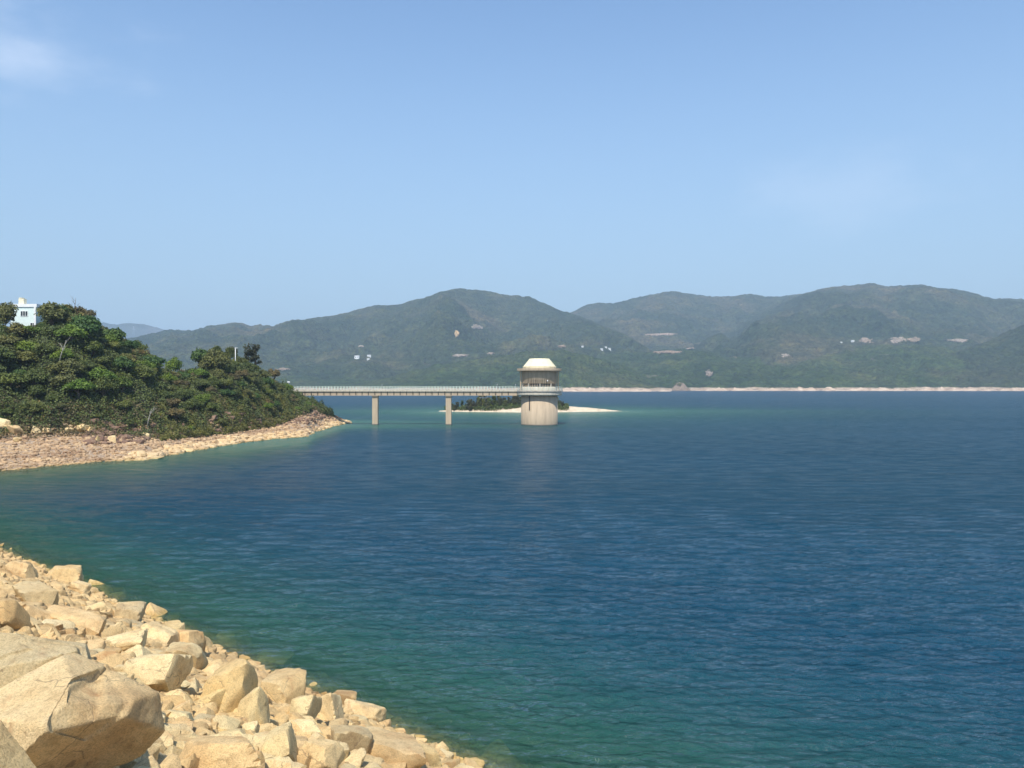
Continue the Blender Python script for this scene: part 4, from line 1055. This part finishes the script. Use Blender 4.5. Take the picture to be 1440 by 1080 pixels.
# ------------------------------------------------------------------ footbridge
BX0, BX1, BY = -76.0, TX-7.3, 270.0
br = empty('footbridge', ((BX0+BX1)/2, BY, 0)); ox = (BX0+BX1)/2; L = BX1-BX0
tag(br, 'long concrete footbridge with pale green railings running from the headland to the tower', 'bridge')
MB().box((0, 0, 11.0), (L, 3.6, 0.26)).build('deck', M['concrete_deck'], br)
for sy in (-1, 1): MB().box((0, sy*1.86, 11.06), (L, 0.14, 0.56)).build('kerb', M['concrete_pale'], br)
for sy in (-1, 1): MB().box((0, sy*1.38, 10.16), (L, 0.36, 1.42)).build('girder', M['concrete'], br)
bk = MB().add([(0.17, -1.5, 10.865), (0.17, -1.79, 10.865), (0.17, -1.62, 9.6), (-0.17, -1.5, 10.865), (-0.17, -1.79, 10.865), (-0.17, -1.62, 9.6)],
              [(0, 1, 2), (3, 5, 4), (0, 3, 4, 1), (1, 4, 5, 2), (2, 5, 3, 0)]).mesh('bracket'); bk.materials.append(plain('bracket_shadow_tone', (0.13, 0.11, 0.085), 0.9))  # dark colour paints in the shadows the brackets throw on the girder
nbk = int(L/2.05)
for k in range(nbk):
    for s_ in (0, 1):
        o = link('bracket', bk, None, br); o.location = (-L/2+1+k*2.05, 0, 0); o.rotation_euler = (0, 0, math.pi*s_)
pm = MB().box((0, 0, 11.82), (0.17, 0.12, 1.1)).mesh('railing_post'); pm.materials.append(M['rail_green'])
npst = int(L/1.0)
for sy in (-1, 1):
    for k in range(npst+1):
        o = link('railing_post', pm, None, br); o.location = (-L/2+k*1.0, sy*1.86, 0)
    for z in (11.62, 12.0, 12.4): MB().box((0, sy*1.86, z), (L, 0.075, 0.085 if z > 12.2 else 0.06)).build('railing_rail', M['rail_green'], br)
for px in (528, 631):
    x = (px-720)*BY/F-ox
    MB().box((x, 0, 1.0), (1.75, 2.4, 16.4)).build('pier', M['concrete'], br)
    MB().box((x, 0, 9.32), (2.0, 3.2, 0.24)).build('pier_cap', plain('cap_concrete', (0.24, 0.20, 0.16), 0.9), br)
    MB().box((x, 0, 0.05), (1.76, 2.41, 0.5)).build('waterline_stain', plain('damp_pier', (0.16, 0.13, 0.10), 0.6), br)
for px in (699-0, 536, 725):
    x = (px-720)*BY/F-ox; MB().tube([(x, 1.86, 12.4), (x, 1.86, 13.2)], [0.06, 0.05]).build('lamp_post', M['steel'], br)

# steps running down the rock point to the water
st = empty('shore_steps', ((440-720)/F*272, 272, 6.0)); tag(st, 'flight of dark concrete steps running down the rock point to the water', 'steps')
a0 = Vector(((439-720)/F*271, 271, 6.0)); a1 = Vector(((484-720)/F*281, 281, 0.2))
stepm = MB().box((0, 0, 0), (0.62, 1.4, 0.5)).mesh('step'); stepm.materials.append(M['dark_rock'])
for k in range(22):
    q = a0.lerp(a1, k/21); q.z = max(float(headland(q.x, q.y))+0.15, q.z-0.2)
    o = link('step', stepm, None, st); o.location = q-st.location

# ------------------------------------------------------------------ building on the headland
k = 203/F
bl = empty('house', ((33-720)*k, 203, 26.0)); tag(bl, 'pale mint flat-roofed house with a cream roof box standing behind the headland trees', 'house')
W = 36*k
MB().box((0, 1.6, 2.0), (W, 3.2, 8.0)).build('wall', M['mint'], bl)
MB().box((0, 1.6, 6.35), (W+0.4, 3.6, 0.75)).build('parapet', M['white'], bl)
MB().box((-0.9, 1.2, 7.4), (1.25, 1.3, 1.35)).build('roof_box', M['yellow'], bl)
MB().box((-1.1, 1.2, 8.2), (0.7, 1.3, 0.3)).build('roof_box_cap', M['yellow'], bl)
MB().box((W/2-0.25, -0.08, 2.0), (0.5, 0.2, 7.9)).build('corner_column', M['white'], bl)
fw = MB().box((0.2, -0.03, 4.35), (1.85, 0.1, 1.35)).build('window', M['white'], bl)
for j in range(3): MB().box((0.2+(j-1)*0.58, -0.10, 4.4), (0.42, 0.06, 1.1)).build('pane', M['glass'], fw)
f2 = MB().box((2.3, -0.03, 1.6), (1.3, 0.1, 1.2)).build('window', M['white'], bl)
for j in range(2): MB().box((2.3+(j-.5)*0.58, -0.10, 1.6), (0.45, 0.06, 1.0)).build('pane', M['glass'], f2)

# white pole, vehicle, lamp
k = 228/F; lp = empty('lamp_post', ((331-720)*k, 228, 17.2)); tag(lp, 'white lamp post standing among the trees on the lower knoll', 'lamp post')
MB().tube([(0, 0, -1), (0, 0, 5.9)], [0.12, 0.09], 8).build('pole', M['white'], lp); MB().box((0.25, 0, 5.9), (0.7, 0.25, 0.14)).build('lamp_head', M['white'], lp)
P = Vector(((287-720)*205/F, 205, 0)); P.z = H+(540-538)*205/F-0.4
vn = empty('parked_van', P, 0.2); vn.scale = (0.7, 0.7, 0.7); tag(vn, 'white van half hidden in the scrub of the lower knoll', 'van')
MB().add([(-1.2, -.8, .35), (1.2, -.8, .35), (1.2, .8, .35), (-1.2, .8, .35), (-1.15, -.75, 1.5), (0.55, -.75, 1.5), (0.55, .75, 1.5), (-1.15, .75, 1.5), (1.15, -.78, .85), (1.15, .78, .85)],
         [(0, 3, 2, 1), (0, 1, 8, 5, 4), (3, 7, 6, 9, 2), (4, 5, 6, 7), (5, 8, 9, 6), (1, 2, 9, 8), (0, 4, 7, 3)]).build('body', M['white'], vn)
MB().box((0.35, -.79, 1.15), (0.5, 0.03, 0.35)).build('side_window', M['glass'], vn)
for sx in (-0.75, 0.75):
    wo = MB().lathe([(0.3, -0.1), (0.3, 0.1)], 14).build('wheel', M['dark'], vn); wo.location = (sx, -.76, 0.3); wo.rotation_euler = (R(90), 0, 0)
k = 262/F; lq = empty('lamp_post', ((406-720)*k, 262, 9.5)); tag(lq, 'short grey post with a lamp box at the headland end of the bridge', 'lamp post')
MB().tube([(0, 0, -1), (0, 0, 4.2)], [0.07, 0.06]).build('pole', M['steel'], lq); MB().box((0, 0, 4.35), (0.85, 0.4, 0.35)).build('lamp_head', M['white'], lq)

# ------------------------------------------------------------------ far shore details
def outcrop(px, py, wd, hg, seed, label, mat='far_rock', name='rock_outcrop', cat='rock outcrop'):
    # bare rock face that hugs the hillside, ragged outline and relief of its own
    P0_ = ray_hill(px, py)
    if P0_ is None: return
    nu, nv = max(9, int(wd*1.6)), max(8, int(hg*3)); pts = []; us = np.linspace(-1.15, 1.15, nu); vs_ = np.linspace(-1.25, 1.25, nv)
    ok = np.zeros((nv, nu), bool); V = []
    for j, v_ in enumerate(vs_):
        for i, u_ in enumerate(us):
            q = ray_hill(px+u_*wd/2, py+v_*hg/2) or P0_
            rr = math.hypot(u_, v_)+(float(fbm(np.array(u_*1.7+seed), np.array(v_*1.4), seed, 4))-0.5)*1.3
            bul = max(-1.5, min(1.0, (0.95-rr)*3))*3.0+(float(vnoise(np.array(u_*6), np.array(v_*4), seed))-0.5)*3.0
            dn = (Vector((0, 0, H))-q).normalized(); q = q+dn*bul+Vector((0, 0, bul*0.4)); V.append(q-P0_); ok[j, i] = abs(q.y-P0_.y) < 160 and rr < 1.12
    idx = np.arange(nu*nv).reshape(nv, nu)
    f = [(idx[j, i], idx[j+1, i], idx[j+1, i+1], idx[j, i+1]) for j in range(nv-1) for i in range(nu-1) if ok[j:j+2, i:i+2].all()]
    if len(f) < 3: return
    o = link(name, np_mesh(name, [tuple(q) for q in V], f, False), M[mat]); o.location = P0_
    tag(o, label, cat)
outcrop(643, 469, 8, 9, 1, 'small bright yellowish rock face high on the slope of the highest western hill', 'ochre')
outcrop(672, 459, 16, 7, 2, 'pinkish bare rock patch near the top of the western hill')
outcrop(649, 500, 22, 4, 3, 'long low pale rock band on the hill above the bridge')
outcrop(791, 487, 15, 4, 4, 'pale dome-shaped rock on the skyline of the green hill behind the tower')
outcrop(691, 497, 11, 3, 5, 'short pale rock band left of the tower roof on the hill')
outcrop(938, 495, 46, 4, 6, 'long pale road cutting on the foothill right of the tower')
outcrop(970, 491, 18, 6, 7, 'raised right end of the long pale cutting')
outcrop(1218, 479, 18, 8, 8, 'pointed pale rock face on the eastern foothill')
outcrop(1262, 478, 22, 9, 9, 'broad pale quarried rock face, left of the eastern pair')
outcrop(1284, 478, 22, 7, 10, 'broad pale quarried rock face, right of the eastern pair')
outcrop(1345, 479, 30, 5, 11, 'faint brown earth bank at the right of the eastern hill')
outcrop(997, 525, 10, 8, 12, 'reddish bare patch low on the slope right of the islet')
outcrop(1105, 500, 12, 5, 13, 'faint pale patch in the middle of the eastern foothill')
outcrop(930, 470, 40, 4, 14, 'long brown bare terrace between the two ridges')
outcrop(508, 487, 9, 4, 16, 'small pinkish rock patch on the western hill left part')
outcrop(398, 519, 22, 3, 17, 'low pale bank at the foot of the hill behind the headland')
# rocky islet before the far shore
e = empty('rocky_islet', ((956-720)/F*1660, 1660, 0)); tag(e, 'steep pointed grey rock islet at the gap in the far sandy shore', 'islet')
rr, aa = np.meshgrid(np.linspace(0, 1.0, 26), np.linspace(0, 2*math.pi, 73)); rad = 25*rr*(0.8+0.45*vnoise(np.cos(aa)*1.5+4, np.sin(aa)*1.5, 5))
xx = rad*np.cos(aa); yy = rad*np.sin(aa)*0.8; zz = 19*(1-rr)**1.15*(0.72+0.5*ridged(xx/9, yy/9, 8, 4))+(vnoise(xx/1.8, yy/1.8, 4)-0.5)*2.6*(1-rr)-1.5*rr
v = np.stack([xx, yy, zz], -1).reshape(-1, 3); ii = np.arange(len(v)).reshape(xx.shape); f = np.stack([ii[:-1, :-1], ii[:-1, 1:], ii[1:, 1:], ii[1:, :-1]], -1).reshape(-1, 4)
me = np_mesh('rock_body', v, f, True); auto_smooth(me); link('rock_body', me, rock_material('islet_rock', [(0.12, 0.11, 0.09), (0.24, 0.20, 0.17), (0.36, 0.30, 0.25), (0.10, 0.12, 0.07)], 0.06), e)
(V, Fq), _ = crown_data(55, 9, 4, 11, 500, leaf=0.7); V[:, 0] -= 4; V[:, 1] -= 3; o = link('scrub_cover', np_mesh('scrub_cover', V, Fq), M['leaf'], e); o['kind'] = 'stuff'
# far houses
def far_house(px, py, w_, label, rz=0.0):
    P = ray_hill(px, py)
    if P is None: return
    k = P.y/F; W_ = w_*k*0.72; e = empty('house', P, rz); tag(e, label, 'house', 'white houses on the far hills'); hgt = W_*0.42
    MB().box((0, 0, hgt/2-2), (W_, W_*0.6, hgt+4)).build('wall', M['white'], e)
    a, b_ = W_/2+0.4, W_*0.3+0.4
    MB().add([(-a, -b_, hgt), (a, -b_, hgt), (a, b_, hgt), (-a, b_, hgt), (-a, 0, hgt*1.45), (a, 0, hgt*1.45)], [(0, 1, 5, 4), (2, 3, 4, 5), (0, 4, 3), (1, 2, 5), (0, 3, 2, 1)]).build('roof', M['rooftile'], e)
    for j in (-1, 1): MB().box((j*W_*0.25, -W_*0.3-0.05, hgt*0.55), (W_*0.16, 0.2, hgt*0.4)).build('window', M['glass'], e)
far_house(846, 492, 5, 'leftmost white house of the cluster right of the tower on the far hill', 0.3)
far_house(852, 489, 4, 'topmost white house of the cluster right of the tower', -0.2)
far_house(857, 491.5, 5, 'rightmost white house of the cluster right of the tower', 0.1)
far_house(819, 488, 4, 'single white house between the dome rock and the cluster', 0.0)
far_house(502, 504, 9, 'long low white building on the hill above the left part of the bridge', 0.0)
far_house(519, 502, 7, 'upper of the two white buildings right of the long low one', 0.1)
far_house(518, 506, 5, 'lower of the two white buildings right of the long low one', -0.1)
far_house(1183, 482, 3.5, 'small white hut left of the larger white hut on the eastern foothill', 0.0)
far_house(1199, 481, 6, 'larger white hut just left of the pointed pale rock face', 0.0)
# pylon on the far skyline
P = ray_hill(188, 473)
if P:
    e = empty('pylon', P); tag(e, 'slender lattice pylon on the far skyline right of the headland', 'pylon'); mb = MB(); k = P.y/F; h_ = 15*k
    for sx, sy in ((-1, -1), (-1, 1), (1, -1), (1, 1)): mb.tube([(sx*h_*0.09, sy*h_*0.09, -3), (sx*h_*0.012, sy*h_*0.012, h_)], [0.6, 0.4], 4)
    mb.build('mast', M['steel'], e)
    for z in (0.65, 0.78, 0.9): MB().box((0, 0, h_*z), (h_*0.3, 0.7, 0.7)).build('crossarm', M['steel'], e)

# ------------------------------------------------------------------ haze
hz = bpy.data.materials.new('haze_air'); hz.use_nodes = True; t = hz.node_tree; t.nodes.clear(); g = NT(t)
out = g.n('ShaderNodeOutputMaterial'); pv = g.n('ShaderNodeVolumePrincipled')
pv.inputs['Color'].default_value = (0.62, 0.80, 1.0, 1); pv.inputs['Density'].default_value = 0.00015; pv.inputs['Anisotropy'].default_value = 0.0
g.l(pv.outputs[0], out.inputs['Volume'])
ho = MB().box((0, 4400, 230), (19000, 10400, 490)).build('haze', hz); tag(ho, kind='stuff', label='thin pale blue summer haze over the reservoir', cat='haze')
